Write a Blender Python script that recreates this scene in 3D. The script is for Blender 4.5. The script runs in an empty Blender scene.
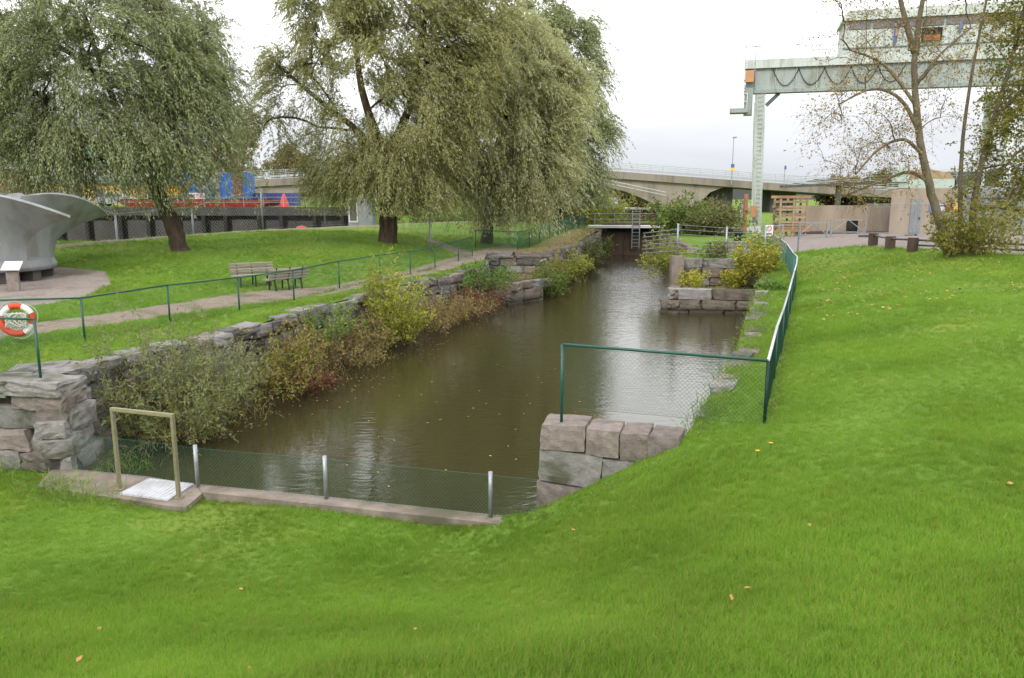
import bpy, math, random
import numpy as np
from mathutils import Vector, Matrix, geometry
R = math.radians
random.seed(7)
RNG = np.random.default_rng(11)
S = bpy.context.scene
COL = S.collection

# ------------------------------------------------------------------ camera
cam = bpy.data.cameras.new('camera')
cam.sensor_width = 23.6
cam.lens = 18.0
cam.clip_end = 3000
cam.clip_start = 0.05
cam_o = bpy.data.objects.new('camera', cam)
COL.objects.link(cam_o)
cam_o.location = (0, 0, 3.75)
cam_o.rotation_euler = (R(90 - 10.4), 0, 0)
S.camera = cam_o

# ------------------------------------------------------------------ overcast sky
SUN_EL, SUN_AZ = 38, 205          # the sun behind thin cloud, behind the camera to the left
W = bpy.data.worlds.new('World')
S.world = W
W.use_nodes = True
nt = W.node_tree
nt.nodes.clear()
o_ = nt.nodes.new('ShaderNodeOutputWorld')
bg = nt.nodes.new('ShaderNodeBackground')
bg.inputs[1].default_value = 0.1
sky = nt.nodes.new('ShaderNodeTexSky')
sky.sky_type = 'NISHITA'
sky.sun_disc = False
sky.sun_elevation = R(SUN_EL)
sky.sun_rotation = R(SUN_AZ)
hs = nt.nodes.new('ShaderNodeHueSaturation')
hs.inputs['Saturation'].default_value = 0.35
nt.links.new(sky.outputs[0], hs.inputs['Color'])
tc = nt.nodes.new('ShaderNodeTexCoord')
sx = nt.nodes.new('ShaderNodeSeparateXYZ')
nt.links.new(tc.outputs['Generated'], sx.inputs[0])
el = nt.nodes.new('ShaderNodeValToRGB')             # overcast dome: brighter towards the zenith
el.color_ramp.elements[0].position = 0.0
el.color_ramp.elements[0].color = (0.52, 0.55, 0.61, 1)
el.color_ramp.elements[1].position = 1.0
el.color_ramp.elements[1].color = (1.75, 1.76, 1.8, 1)
e_ = el.color_ramp.elements.new(0.08)
e_.color = (0.78, 0.80, 0.84, 1)
e_ = el.color_ramp.elements.new(0.22)
e_.color = (1.70, 1.71, 1.73, 1)
nt.links.new(sx.outputs[2], el.inputs[0])
mp = nt.nodes.new('ShaderNodeMapping')
mp.inputs['Scale'].default_value = (1.2, 1.2, 7)
nt.links.new(tc.outputs['Generated'], mp.inputs[0])
nz = nt.nodes.new('ShaderNodeTexNoise')
nz.inputs['Scale'].default_value = 2.2
nz.inputs['Detail'].default_value = 6
nt.links.new(mp.outputs[0], nz.inputs[0])
cr = nt.nodes.new('ShaderNodeMapRange')
cr.inputs[1].default_value = 0.3
cr.inputs[2].default_value = 0.7
cr.inputs[3].default_value = 8.6
cr.inputs[4].default_value = 10.8
nt.links.new(nz.outputs[0], cr.inputs[0])
ml = nt.nodes.new('ShaderNodeVectorMath')
ml.operation = 'SCALE'
nt.links.new(el.outputs[0], ml.inputs[0])
nt.links.new(cr.outputs[0], ml.inputs['Scale'])
mx = nt.nodes.new('ShaderNodeMixRGB')
mx.inputs[0].default_value = 0.9
nt.links.new(hs.outputs[0], mx.inputs[1])
nt.links.new(ml.outputs[0], mx.inputs[2])
nt.links.new(mx.outputs[0], bg.inputs[0])
nt.links.new(bg.outputs[0], o_.inputs[0])

sun = bpy.data.lights.new('sun', 'SUN')
sun.energy = 1.3
sun.angle = R(14)
sun.color = (1, 0.965, 0.91)
sun_o = bpy.data.objects.new('sun', sun)
COL.objects.link(sun_o)
az = R(SUN_AZ)
d_ = Vector((-math.sin(az) * math.cos(R(SUN_EL)), -math.cos(az) * math.cos(R(SUN_EL)), -math.sin(R(SUN_EL))))
sun_o.rotation_euler = d_.to_track_quat('-Z', 'Y').to_euler()

S.view_settings.view_transform = 'Standard'
S.view_settings.look = 'None'
S.view_settings.gamma = 1
S.view_settings.use_curve_mapping = False
S.view_settings.exposure = 0.38
S.render.engine = 'CYCLES'
S.cycles.use_denoising = True
S.cycles.adaptive_threshold = 0.025
try:
    S.cycles.denoiser = 'OPENIMAGEDENOISE'
    S.cycles.denoising_prefilter = 'ACCURATE'
except Exception:
    pass
S.cycles.max_bounces = 6
S.cycles.diffuse_bounces = 2
S.cycles.glossy_bounces = 3
S.cycles.transmission_bounces = 3
S.cycles.transparent_max_bounces = 8
S.cycles.caustics_reflective = False
S.cycles.caustics_refractive = False

# ------------------------------------------------------------------ materials
def lk(nt, a, b): nt.links.new(a, b)
M = {}
def mat(name, c1, c2=None, scale=4, rough=0.8, bump=0.0, bscale=None, detail=5, metal=0.0, spec=0.3, c3=None, s3=1.0, rampw=(0.35, 0.65), stretch=None, world=False, wet=False):
    """principled surface whose colour wanders between c1 and c2 (and patches of c3)"""
    m = bpy.data.materials.new(name)
    m.use_nodes = True
    nt = m.node_tree
    b = nt.nodes['Principled BSDF']
    b.inputs['Roughness'].default_value = rough
    b.inputs['Metallic'].default_value = metal
    b.inputs['Specular IOR Level'].default_value = spec
    c2 = c2 or tuple(x * 0.7 for x in c1)
    tc = nt.nodes.new('ShaderNodeTexCoord')
    src = tc.outputs['Object']
    if world: src = nt.nodes.new('ShaderNodeNewGeometry').outputs['Position']
    if stretch:
        mp = nt.nodes.new('ShaderNodeMapping')
        mp.inputs['Scale'].default_value = stretch
        lk(nt, src, mp.inputs[0]); src = mp.outputs[0]
    oi = nt.nodes.new('ShaderNodeObjectInfo')
    ad = nt.nodes.new('ShaderNodeVectorMath'); ad.operation = 'ADD'
    sc = nt.nodes.new('ShaderNodeVectorMath'); sc.operation = 'SCALE'
    cb = nt.nodes.new('ShaderNodeCombineXYZ')
    for i in range(3): lk(nt, oi.outputs['Random'], cb.inputs[i])
    lk(nt, cb.outputs[0], sc.inputs[0]); sc.inputs['Scale'].default_value = 13.0
    lk(nt, src, ad.inputs[0]); lk(nt, sc.outputs[0], ad.inputs[1])
    n = nt.nodes.new('ShaderNodeTexNoise')
    n.inputs['Scale'].default_value = scale
    n.inputs['Detail'].default_value = detail
    n.inputs['Roughness'].default_value = 0.65
    lk(nt, ad.outputs[0], n.inputs[0])
    r = nt.nodes.new('ShaderNodeValToRGB')
    r.color_ramp.elements[0].position, r.color_ramp.elements[1].position = rampw
    r.color_ramp.elements[0].color = (*c1, 1)
    r.color_ramp.elements[1].color = (*c2, 1)
    lk(nt, n.outputs[0], r.inputs[0])
    out = r.outputs[0]
    if c3:
        n3 = nt.nodes.new('ShaderNodeTexNoise')
        n3.inputs['Scale'].default_value = s3
        n3.inputs['Detail'].default_value = 6
        lk(nt, ad.outputs[0], n3.inputs[0])
        r3 = nt.nodes.new('ShaderNodeMapRange')
        r3.inputs[1].default_value = 0.5; r3.inputs[2].default_value = 0.68
        lk(nt, n3.outputs[0], r3.inputs[0])
        mx = nt.nodes.new('ShaderNodeMixRGB')
        mx.inputs[2].default_value = (*c3, 1)
        lk(nt, r3.outputs[0], mx.inputs[0]); lk(nt, out, mx.inputs[1])
        out = mx.outputs[0]
    if wet:                                   # slimy band where the water level rises and falls
        gp = nt.nodes.new('ShaderNodeNewGeometry'); sz = nt.nodes.new('ShaderNodeSeparateXYZ')
        lk(nt, gp.outputs['Position'], sz.inputs[0])
        wa = nt.nodes.new('ShaderNodeMath'); wa.operation = 'MULTIPLY_ADD'; wa.inputs[1].default_value = 0.35
        lk(nt, n.outputs[0], wa.inputs[0]); lk(nt, sz.outputs[2], wa.inputs[2])
        wr = nt.nodes.new('ShaderNodeMapRange'); wr.inputs[1].default_value = -1.55; wr.inputs[2].default_value = -1.35; wr.inputs[3].default_value = .8; wr.inputs[4].default_value = 0
        lk(nt, wa.outputs[0], wr.inputs[0])
        wm = nt.nodes.new('ShaderNodeMixRGB'); wm.inputs[2].default_value = (0.045, 0.043, 0.026, 1)
        lk(nt, wr.outputs[0], wm.inputs[0]); lk(nt, out, wm.inputs[1]); out = wm.outputs[0]
    # each object a little lighter or darker than its neighbour
    hv = nt.nodes.new('ShaderNodeHueSaturation')
    mr = nt.nodes.new('ShaderNodeMapRange')
    mr.inputs[3].default_value = 0.82; mr.inputs[4].default_value = 1.18
    lk(nt, oi.outputs['Random'], mr.inputs[0]); lk(nt, mr.outputs[0], hv.inputs['Value'])
    lk(nt, out, hv.inputs['Color'])
    lk(nt, hv.outputs[0], b.inputs['Base Color'])
    if bump:
        nb = nt.nodes.new('ShaderNodeTexNoise')
        nb.inputs['Scale'].default_value = bscale or scale * 4
        nb.inputs['Detail'].default_value = 6
        nb.inputs['Roughness'].default_value = 0.7
        lk(nt, ad.outputs[0], nb.inputs[0])
        bm = nt.nodes.new('ShaderNodeBump')
        bm.inputs['Strength'].default_value = bump
        bm.inputs['Distance'].default_value = 0.03
        lk(nt, nb.outputs[0], bm.inputs['Height']); lk(nt, bm.outputs[0], b.inputs['Normal'])
    M[name] = m
    return m

def leafmat(name, cols, trans=0.35, back=None, rough=0.6, patch=0.0, spec=0.25):
    """leaf colours picked leaf by leaf"""
    m = bpy.data.materials.new(name)
    m.use_nodes = True
    nt = m.node_tree
    nt.nodes.remove(nt.nodes['Principled BSDF'])
    out = nt.nodes['Material Output']
    g = nt.nodes.new('ShaderNodeNewGeometry')
    r = nt.nodes.new('ShaderNodeValToRGB')
    r.color_ramp.interpolation = 'LINEAR'
    while len(r.color_ramp.elements) < len(cols): r.color_ramp.elements.new(0.5)
    for i, c in enumerate(cols):
        r.color_ramp.elements[i].position = i / max(1, len(cols) - 1)
        r.color_ramp.elements[i].color = (*c, 1)
    lk(nt, g.outputs['Random Per Island'], r.inputs[0])
    n = nt.nodes.new('ShaderNodeTexNoise'); n.inputs['Scale'].default_value = 0.45; n.inputs['Detail'].default_value = 3
    lk(nt, g.outputs['Position'], n.inputs[0])
    mr = nt.nodes.new('ShaderNodeMapRange'); mr.inputs[1].default_value = 0.3; mr.inputs[2].default_value = 0.7
    mr.inputs[3].default_value = 0.78; mr.inputs[4].default_value = 1.25
    lk(nt, n.outputs[0], mr.inputs[0])
    hv = nt.nodes.new('ShaderNodeHueSaturation')
    lk(nt, mr.outputs[0], hv.inputs['Value']); lk(nt, r.outputs[0], hv.inputs['Color'])
    colr = hv.outputs[0]
    if patch:                                  # yellower, duller and lusher patches of turf
        for sc_, lo, hi, cc, amt in ((.9, .52, .75, (0.17, 0.235, 0.03), .4), (.33, .5, .7, (0.085, 0.21, 0.016), .3), (3.1, .62, .74, (0.24, 0.24, 0.06), .4)):
            np_ = nt.nodes.new('ShaderNodeTexNoise'); np_.inputs['Scale'].default_value = sc_; np_.inputs['Detail'].default_value = 5
            lk(nt, g.outputs['Position'], np_.inputs[0])
            pr_ = nt.nodes.new('ShaderNodeMapRange'); pr_.inputs[1].default_value = lo; pr_.inputs[2].default_value = hi; pr_.inputs[4].default_value = amt
            lk(nt, np_.outputs[0], pr_.inputs[0])
            pm = nt.nodes.new('ShaderNodeMixRGB'); pm.inputs[2].default_value = (*cc, 1)
            lk(nt, pr_.outputs[0], pm.inputs[0]); lk(nt, colr, pm.inputs[1]); colr = pm.outputs[0]
    if back:                                   # silvery underside, as willow leaves have
        mb = nt.nodes.new('ShaderNodeMixRGB'); mb.inputs[2].default_value = (*back, 1)
        lk(nt, g.outputs['Backfacing'], mb.inputs[0]); lk(nt, colr, mb.inputs[1]); colr = mb.outputs[0]
    b = nt.nodes.new('ShaderNodeBsdfPrincipled')
    b.inputs['Roughness'].default_value = rough
    b.inputs['Specular IOR Level'].default_value = spec
    lk(nt, colr, b.inputs['Base Color'])
    t = nt.nodes.new('ShaderNodeBsdfTranslucent')
    lk(nt, colr, t.inputs[0])
    ms = nt.nodes.new('ShaderNodeMixShader'); ms.inputs[0].default_value = trans
    lk(nt, b.outputs[0], ms.inputs[1]); lk(nt, t.outputs[0], ms.inputs[2]); lk(nt, ms.outputs[0], out.inputs[0])
    M[name] = m
    return m

mat('lawn', (0.095, 0.175, 0.022), (0.135, 0.22, 0.034), 0.7, 0.9, 0.9, 30, c3=(0.16, 0.21, 0.035), s3=0.35, spec=0.1)
mat('gravel', (0.30, 0.255, 0.225), (0.22, 0.185, 0.165), 6, 0.95, 0.6, 60, c3=(0.17, 0.15, 0.12), s3=0.7, spec=0.1)
mat('path_gravel', (0.29, 0.235, 0.19), (0.20, 0.16, 0.13), 5, 0.95, 0.8, 60, c3=(0.14, 0.135, 0.075), s3=0.9, spec=0.1)
mat('road', (0.33, 0.28, 0.26), (0.26, 0.22, 0.205), 3, 0.95, 0.5, 40, spec=0.1)
mat('verge', (0.24, 0.19, 0.10), (0.16, 0.15, 0.055), 2.5, 0.95, 0.8, 30, c3=(0.13, 0.17, 0.035), s3=.6, spec=.1)
mat('mud', (0.05, 0.04, 0.025), (0.03, 0.025, 0.015), 2, 0.9)
mat('soil', (0.09, 0.065, 0.04), (0.055, 0.045, 0.025), 3, 0.95, 0.8, 25, c3=(0.06, 0.08, 0.02), s3=1.2)
mat('granite', (0.28, 0.265, 0.25), (0.17, 0.16, 0.15), 7, 0.9, 0.8, 26, c3=(0.10, 0.10, 0.065), s3=2.0, world=True, detail=9, rampw=(.3,.7), wet=True)
mat('granite_pink', (0.265, 0.22, 0.195), (0.16, 0.133, 0.117), 7, 0.9, 0.8, 26, c3=(0.13, 0.115, 0.095), s3=2.6, world=True, detail=9, rampw=(.3,.7), wet=True)
mat('granite_brown', (0.235, 0.19, 0.155), (0.145, 0.12, 0.10), 7, 0.9, 0.9, 26, c3=(0.09, 0.09, 0.05), s3=2.0, world=True, detail=9, rampw=(.3,.7), wet=True)
mat('granite_dark', (0.16, 0.15, 0.142), (0.085, 0.08, 0.074), 7, 0.9, 0.8, 26, c3=(0.07, 0.07, 0.045), s3=2.6, world=True, detail=9, rampw=(.3,.7), wet=True)
mat('mortar', (0.12, 0.105, 0.085), (0.07, 0.06, 0.045), 6, 0.95, 0.8)
mat('concrete', (0.26, 0.215, 0.18), (0.165, 0.135, 0.11), 3, 0.9, 0.5, 30, c3=(0.11, 0.095, 0.065), s3=1.0, world=True)
mat('concrete_far', (0.30, 0.255, 0.215), (0.24, 0.20, 0.17), 0.4, 0.9, c3=(0.19, 0.165, 0.14), s3=.8, stretch=(1, 1, .25))
mat('concrete_grey', (0.115, 0.11, 0.10), (0.07, 0.067, 0.06), 1.2, 0.9, stretch=(1, 1, 0.3))
mat('quay_concrete', (0.075, 0.072, 0.064), (0.045, 0.043, 0.038), 1.2, 0.9, stretch=(1, 1, 0.3))
mat('dark_gap', (0.03, 0.028, 0.026), (0.018, 0.017, 0.016), 1, 0.9)
mat('green_paint', (0.012, 0.085, 0.062), (0.010, 0.065, 0.05), 8, 0.4, spec=0.5)
mat('green_wire', (0.03, 0.115, 0.085), (0.025, 0.09, 0.07), 8, 0.5, spec=0.4)
mat('galv', (0.34, 0.36, 0.38), (0.25, 0.27, 0.29), 9, 0.45, metal=0.5, spec=0.5)
mat('galv_rail', (0.50, 0.52, 0.54), (0.40, 0.42, 0.44), 9, 0.5, metal=0.3, spec=0.5)
mat('bronze', (0.38, 0.33, 0.22), (0.28, 0.245, 0.16), 12, 0.4, metal=0.5, spec=0.5)
mat('plate', (0.50, 0.50, 0.53), (0.41, 0.41, 0.43), 5, 0.75, 0.4, 60, c3=(0.33, 0.33, 0.31), s3=2.5)
mat('bark', (0.105, 0.07, 0.05), (0.045, 0.032, 0.024), 5, 0.95, 1.0, 9, stretch=(1, 1, 0.25), c3=(0.09, 0.095, 0.03), s3=1.1)
mat('bark_grey', (0.19, 0.155, 0.11), (0.10, 0.085, 0.06), 5, 0.95, 0.8, 12, stretch=(1, 1, 0.3))
mat('twig', (0.11, 0.085, 0.055), (0.07, 0.055, 0.035), 4, 0.9)
mat('stem_red', (0.14, 0.06, 0.035), (0.08, 0.045, 0.025), 6, 0.9)
mat('bench_wood', (0.36, 0.32, 0.26), (0.24, 0.21, 0.17), 6, 0.85, 0.4, 30, stretch=(0.3, 3, 3))
mat('black_iron', (0.03, 0.03, 0.032), (0.02, 0.02, 0.022), 6, 0.6)
mat('turbine_steel', (0.29, 0.30, 0.305), (0.225, 0.235, 0.24), 2.2, 0.5, 0.15, 30, metal=0.15, spec=0.5, c3=(0.19, 0.185, 0.17), s3=1.3, stretch=(1, 1, 0.25))
mat('ring_red', (0.62, 0.075, 0.03), (0.50, 0.06, 0.025), 6, 0.5)
mat('white_paint', (0.72, 0.72, 0.71), (0.60, 0.60, 0.59), 5, 0.5)
mat('rope', (0.55, 0.53, 0.48), None, 30, 0.9)
mat('crane_green', (0.50, 0.54, 0.51), (0.455, 0.495, 0.465), 0.5, 0.6, c3=(0.35, 0.375, 0.33), s3=1.6, stretch=(1, 1, .22))
mat('crane_web', (0.36, 0.405, 0.38), (0.30, 0.345, 0.325), 0.5, 0.6, c3=(0.24, 0.235, 0.19), s3=1.6, stretch=(1, 1, .22))
mat('crane_dark', (0.12, 0.15, 0.14), None, 1, 0.6)
mat('crane_white', (0.62, 0.66, 0.63), (0.55, 0.59, 0.56), 1, 0.5)
mat('glass', (0.16, 0.14, 0.14), (0.12, 0.11, 0.115), 0.8, 0.12, spec=0.6)
mat('orange', (0.50, 0.26, 0.13), (0.40, 0.20, 0.10), 3, 0.6)
mat('orange_brown', (0.38, 0.16, 0.07), (0.26, 0.11, 0.05), 3, 0.7)
mat('rack_beam', (0.40, 0.24, 0.13), (0.30, 0.18, 0.10), 3, 0.7)
mat('cable', (0.02, 0.02, 0.022), None, 3, 0.6)
mat('beige_wall', (0.40, 0.335, 0.255), (0.33, 0.27, 0.205), 1.0, 0.9, 0.3, 14, c3=(0.26, 0.21, 0.155), s3=0.5, stretch=(1, 1, 0.35))
mat('pale_green', (0.42, 0.50, 0.43), (0.36, 0.43, 0.37), 1, 0.6)
mat('grey_metal', (0.30, 0.315, 0.33), (0.23, 0.245, 0.26), 2, 0.55, metal=0.2)
mat('wood_post', (0.13, 0.085, 0.065), (0.075, 0.05, 0.04), 4, 0.9, 0.6, 20, stretch=(1, 1, 0.3))
mat('rail_pipe', (0.10, 0.11, 0.115), (0.07, 0.075, 0.08), 4, 0.4, metal=0.3)
mat('rust', (0.13, 0.075, 0.055), (0.085, 0.05, 0.038), 1.2, 0.85, stretch=(1, 1, 0.3))
mat('gate_wood', (0.15, 0.105, 0.075), (0.085, 0.06, 0.045), 2.5, 0.9, 0.4, 20, stretch=(1, 1, 0.2))
mat('tan_wood', (0.36, 0.27, 0.17), (0.27, 0.20, 0.12), 3, 0.85)
mat('red_paint', (0.55, 0.05, 0.04), (0.45, 0.04, 0.035), 1, 0.5)
mat('blue_paint', (0.035, 0.16, 0.52), (0.03, 0.11, 0.40), 0.9, 0.5)
mat('dark_blue', (0.05, 0.07, 0.30), None, 1, 0.5)
mat('yellow_paint', (0.75, 0.45, 0.06), (0.65, 0.38, 0.05), 1, 0.5)
mat('yellow_hall', (0.66, 0.43, 0.15), (0.58, 0.37, 0.12), 0.6, 0.7)
mat('white_wall', (0.66, 0.62, 0.57), (0.60, 0.56, 0.51), 0.6, 0.8)
mat('green_roof', (0.24, 0.42, 0.31), (0.20, 0.36, 0.265), 0.6, 0.7)
mat('brick_red', (0.30, 0.12, 0.07), (0.22, 0.09, 0.055), 1, 0.8)
mat('car_grey', (0.42, 0.43, 0.45), (0.34, 0.35, 0.37), 0.6, 0.3, spec=0.6)
mat('hill_forest', (0.060, 0.075, 0.075), (0.075, 0.07, 0.06), 0.05, 0.95, spec=0.0)
mat('sign_blue', (0.10, 0.17, 0.42), (0.10, 0.17, 0.42), 3, 0.5)
mat('dry_leaf', (0.42, 0.20, 0.08), (0.45, 0.33, 0.10), 3, 0.8)
mat('dandelion', (0.80, 0.58, 0.02), (0.75, 0.5, 0.02), 3, 0.7)

leafmat('willow_leaf', [(0.235, 0.25, 0.06), (0.29, 0.30, 0.095), (0.33, 0.33, 0.115), (0.375, 0.35, 0.115), (0.30, 0.265, 0.065)], 0.35, (0.38, 0.39, 0.20))
leafmat('willow_leaf_green', [(0.165, 0.205, 0.055), (0.22, 0.255, 0.085), (0.27, 0.30, 0.115), (0.30, 0.29, 0.10)], 0.35, (0.36, 0.40, 0.24))
leafmat('willow_leaf_grey', [(0.33, 0.355, 0.115), (0.41, 0.42, 0.17), (0.47, 0.475, 0.21), (0.45, 0.42, 0.145)], 0.4, (0.52, 0.535, 0.33))
leafmat('far_leaf', [(0.102, 0.131, 0.043), (0.174, 0.189, 0.065), (0.232, 0.203, 0.080)], 0.25)
leafmat('far_autumn', [(0.189, 0.145, 0.065), (0.275, 0.203, 0.087), (0.217, 0.145, 0.080)], 0.25)
leafmat('far_bare', [(0.203, 0.131, 0.087), (0.261, 0.167, 0.102), (0.174, 0.123, 0.080)], 0.2)
leafmat('hedge_leaf', [(0.065, 0.109, 0.022), (0.131, 0.189, 0.043), (0.203, 0.225, 0.051)], 0.3)
leafmat('shrub_grey', [(0.10, 0.135, 0.04), (0.165, 0.20, 0.06), (0.225, 0.245, 0.09), (0.23, 0.205, 0.06)], 0.35, (0.24, 0.265, 0.14))
leafmat('shrub_lime', [(0.19, 0.25, 0.045), (0.27, 0.32, 0.06), (0.34, 0.35, 0.08), (0.40, 0.34, 0.06)], 0.42)
leafmat('shrub_green', [(0.065, 0.145, 0.026), (0.123, 0.217, 0.043), (0.189, 0.275, 0.058)], 0.35)
leafmat('weed_yellow', [(0.15, 0.19, 0.035), (0.225, 0.24, 0.05), (0.31, 0.275, 0.05), (0.22, 0.14, 0.05)], 0.35)
leafmat('weed_brown', [(0.15, 0.09, 0.05), (0.24, 0.16, 0.085), (0.19, 0.165, 0.06), (0.31, 0.215, 0.11)], 0.3)
leafmat('weed_red', [(0.10, 0.035, 0.026), (0.15, 0.055, 0.036), (0.19, 0.085, 0.045)], 0.3)
leafmat('maple_sparse', [(0.238, 0.224, 0.049), (0.378, 0.294, 0.063), (0.308, 0.168, 0.063), (0.420, 0.238, 0.070)], 0.35)
leafmat('olive_leaf', [(0.112, 0.143, 0.030), (0.195, 0.210, 0.045), (0.285, 0.262, 0.053), (0.345, 0.262, 0.060)], 0.4)
leafmat('sprout_leaf', [(0.13, 0.16, 0.03), (0.20, 0.215, 0.045), (0.28, 0.255, 0.05), (0.33, 0.25, 0.06)], 0.4)
leafmat('sapling_gold', [(0.24, 0.30, 0.04), (0.36, 0.39, 0.05), (0.47, 0.45, 0.06), (0.55, 0.44, 0.08)], 0.45)
leafmat('dry_grass', [(0.319, 0.246, 0.116), (0.435, 0.334, 0.160), (0.232, 0.232, 0.072), (0.290, 0.189, 0.087)], 0.3)
leafmat('long_grass', [(0.109, 0.203, 0.032), (0.174, 0.275, 0.051), (0.290, 0.304, 0.080)], 0.35)
leafmat('lawn_blade', [(0.075, 0.225, 0.008), (0.105, 0.28, 0.012), (0.135, 0.315, 0.017), (0.158, 0.33, 0.022), (0.178, 0.34, 0.028), (0.205, 0.33, 0.042), (0.30, 0.29, 0.08)], 0.5, rough=0.6, patch=1.0, spec=0.1)

# ------------------------------------------------------------------ mesh helpers
ORG = {}
def link(o, parent=None):
    COL.objects.link(o)
    if parent is not None: o.parent = parent
    return o
def tag(o, label=None, cat=None, group=None, kind=None):
    if label: o['label'] = label
    if cat: o['category'] = cat
    if group: o['group'] = group
    if kind: o['kind'] = kind
    return o
def thing(name, label, cat, loc, group=None):
    e = bpy.data.objects.new(name, None)
    e.location = loc
    e.empty_display_size = 0.2
    link(e)
    ORG[e.name] = Vector(loc)
    return tag(e, label, cat, group)
def setup(o, parent, org, m, smooth):
    o.data.materials.append(M[m] if isinstance(m, str) else m)
    if smooth: o.data.shade_smooth()
    link(o, parent)
    ORG[o.name] = org
    return o
class MB:
    def __init__(s): s.v = []; s.f = []
    def add(s, vs, fs):
        k = len(s.v)
        s.v += [tuple(v) for v in vs]
        s.f += [tuple(i + k for i in f) for f in fs]
        return s
    def box(s, c, d, rz=0.0):
        ca, sa = math.cos(rz), math.sin(rz)
        vs = []
        for z in (-.5, .5):
            for x, y in ((-.5, -.5), (.5, -.5), (.5, .5), (-.5, .5)):
                X, Y = x * d[0], y * d[1]
                vs.append((c[0] + X * ca - Y * sa, c[1] + X * sa + Y * ca, c[2] + z * d[2]))
        return s.add(vs, [(3, 2, 1, 0), (4, 5, 6, 7), (0, 1, 5, 4), (1, 2, 6, 5), (2, 3, 7, 6), (3, 0, 4, 7)])
    def bar(s, a, b, w, h=None, up=(0, 0, 1)):
        a, b = Vector(a), Vector(b)
        h = h or w
        d = (b - a).normalized()
        x = d.cross(Vector(up))
        if x.length < 1e-4: x = d.cross(Vector((0, 1, 0)))
        x.normalize()
        y = x.cross(d)
        vs = []
        for p in (a, b):
            for i, j in ((-1, -1), (1, -1), (1, 1), (-1, 1)):
                vs.append(p + x * (i * w / 2) + y * (j * h / 2))
        return s.add(vs, [(0, 1, 2, 3), (7, 6, 5, 4), (4, 5, 1, 0), (5, 6, 2, 1), (6, 7, 3, 2), (7, 4, 0, 3)])
    def tube(s, pts, rad, n=6, cap=True):
        pts = [Vector(p) for p in pts]
        if not hasattr(rad, '__len__'): rad = [rad] * len(pts)
        rings = []
        x = None
        for i, p in enumerate(pts):
            d = (pts[min(i + 1, len(pts) - 1)] - pts[max(i - 1, 0)])
            d = d.normalized() if d.length > 1e-6 else Vector((0, 0, 1))
            if x is None:
                x = d.cross(Vector((0.31, 0.87, 0.13)))
                if x.length < 1e-3: x = d.cross(Vector((1, 0, 0)))
            x = (x - d * x.dot(d)).normalized()
            y = d.cross(x)
            rings.append([p + (x * math.cos(2 * math.pi * k / n) + y * math.sin(2 * math.pi * k / n)) * rad[i] for k in range(n)])
        fs = []
        for i in range(len(pts) - 1):
            for k in range(n):
                fs.append((i * n + k, i * n + (k + 1) % n, (i + 1) * n + (k + 1) % n, (i + 1) * n + k))
        if cap:
            fs.append(tuple(range(n - 1, -1, -1)))
            fs.append(tuple((len(pts) - 1) * n + k for k in range(n)))
        return s.add([v for r in rings for v in r], fs)
    def lathe(s, prof, c, n=24, a0=0.0, a1=2 * math.pi):
        full = abs(a1 - a0 - 2 * math.pi) < 1e-6
        m = n if full else n + 1
        vs = [(c[0] + r * math.cos(a0 + (a1 - a0) * k / n), c[1] + r * math.sin(a0 + (a1 - a0) * k / n), c[2] + z) for r, z in prof for k in range(m)]
        fs = []
        for i in range(len(prof) - 1):
            for k in range(n):
                k2 = (k + 1) % m
                fs.append((i * m + k, i * m + k2, (i + 1) * m + k2, (i + 1) * m + k))
        return s.add(vs, fs)
    def prism(s, poly, z0, z1):
        n = len(poly)
        vs = [(p[0], p[1], z0) for p in poly] + [(p[0], p[1], z1) for p in poly]
        return s.add(vs, [tuple(range(n - 1, -1, -1)), tuple(range(n, 2 * n))] + [(i, (i + 1) % n, n + (i + 1) % n, n + i) for i in range(n)])
    def prism_y(s, poly, y0, y1):
        n = len(poly)
        vs = [(p[0], y0, p[1]) for p in poly] + [(p[0], y1, p[1]) for p in poly]
        return s.add(vs, [tuple(range(n)), tuple(range(2 * n - 1, n - 1, -1))] + [((i + 1) % n, i, n + i, n + (i + 1) % n) for i in range(n)])
    def build(s, name, m, parent=None, smooth=False, org=None):
        o0 = ORG[parent.name] if parent is not None else Vector(org or (0, 0, 0))
        me = bpy.data.meshes.new(name)
        me.from_pydata([(v[0] - o0.x, v[1] - o0.y, v[2] - o0.z) for v in s.v], [], s.f)
        me.update()
        o = bpy.data.objects.new(name, me)
        if parent is None: o.location = o0
        return setup(o, parent, o0, m, smooth)
def npmesh(name, V, m, parent, quads=True, smooth=False):
    """many separate quads from an (N,4,3) array"""
    o0 = np.array(ORG[parent.name]) if parent is not None else np.zeros(3)
    n = len(V)
    me = bpy.data.meshes.new(name)
    me.vertices.add(n * 4); me.loops.add(n * 4); me.polygons.add(n)
    me.vertices.foreach_set('co', (V.reshape(-1, 3) - o0).astype(np.float32).ravel())
    me.loops.foreach_set('vertex_index', np.arange(n * 4, dtype=np.int32))
    me.polygons.foreach_set('loop_start', np.arange(0, n * 4, 4, dtype=np.int32))
    me.update(calc_edges=True)
    o = bpy.data.objects.new(name, me)
    return setup(o, parent, Vector(o0), m, smooth)

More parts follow.
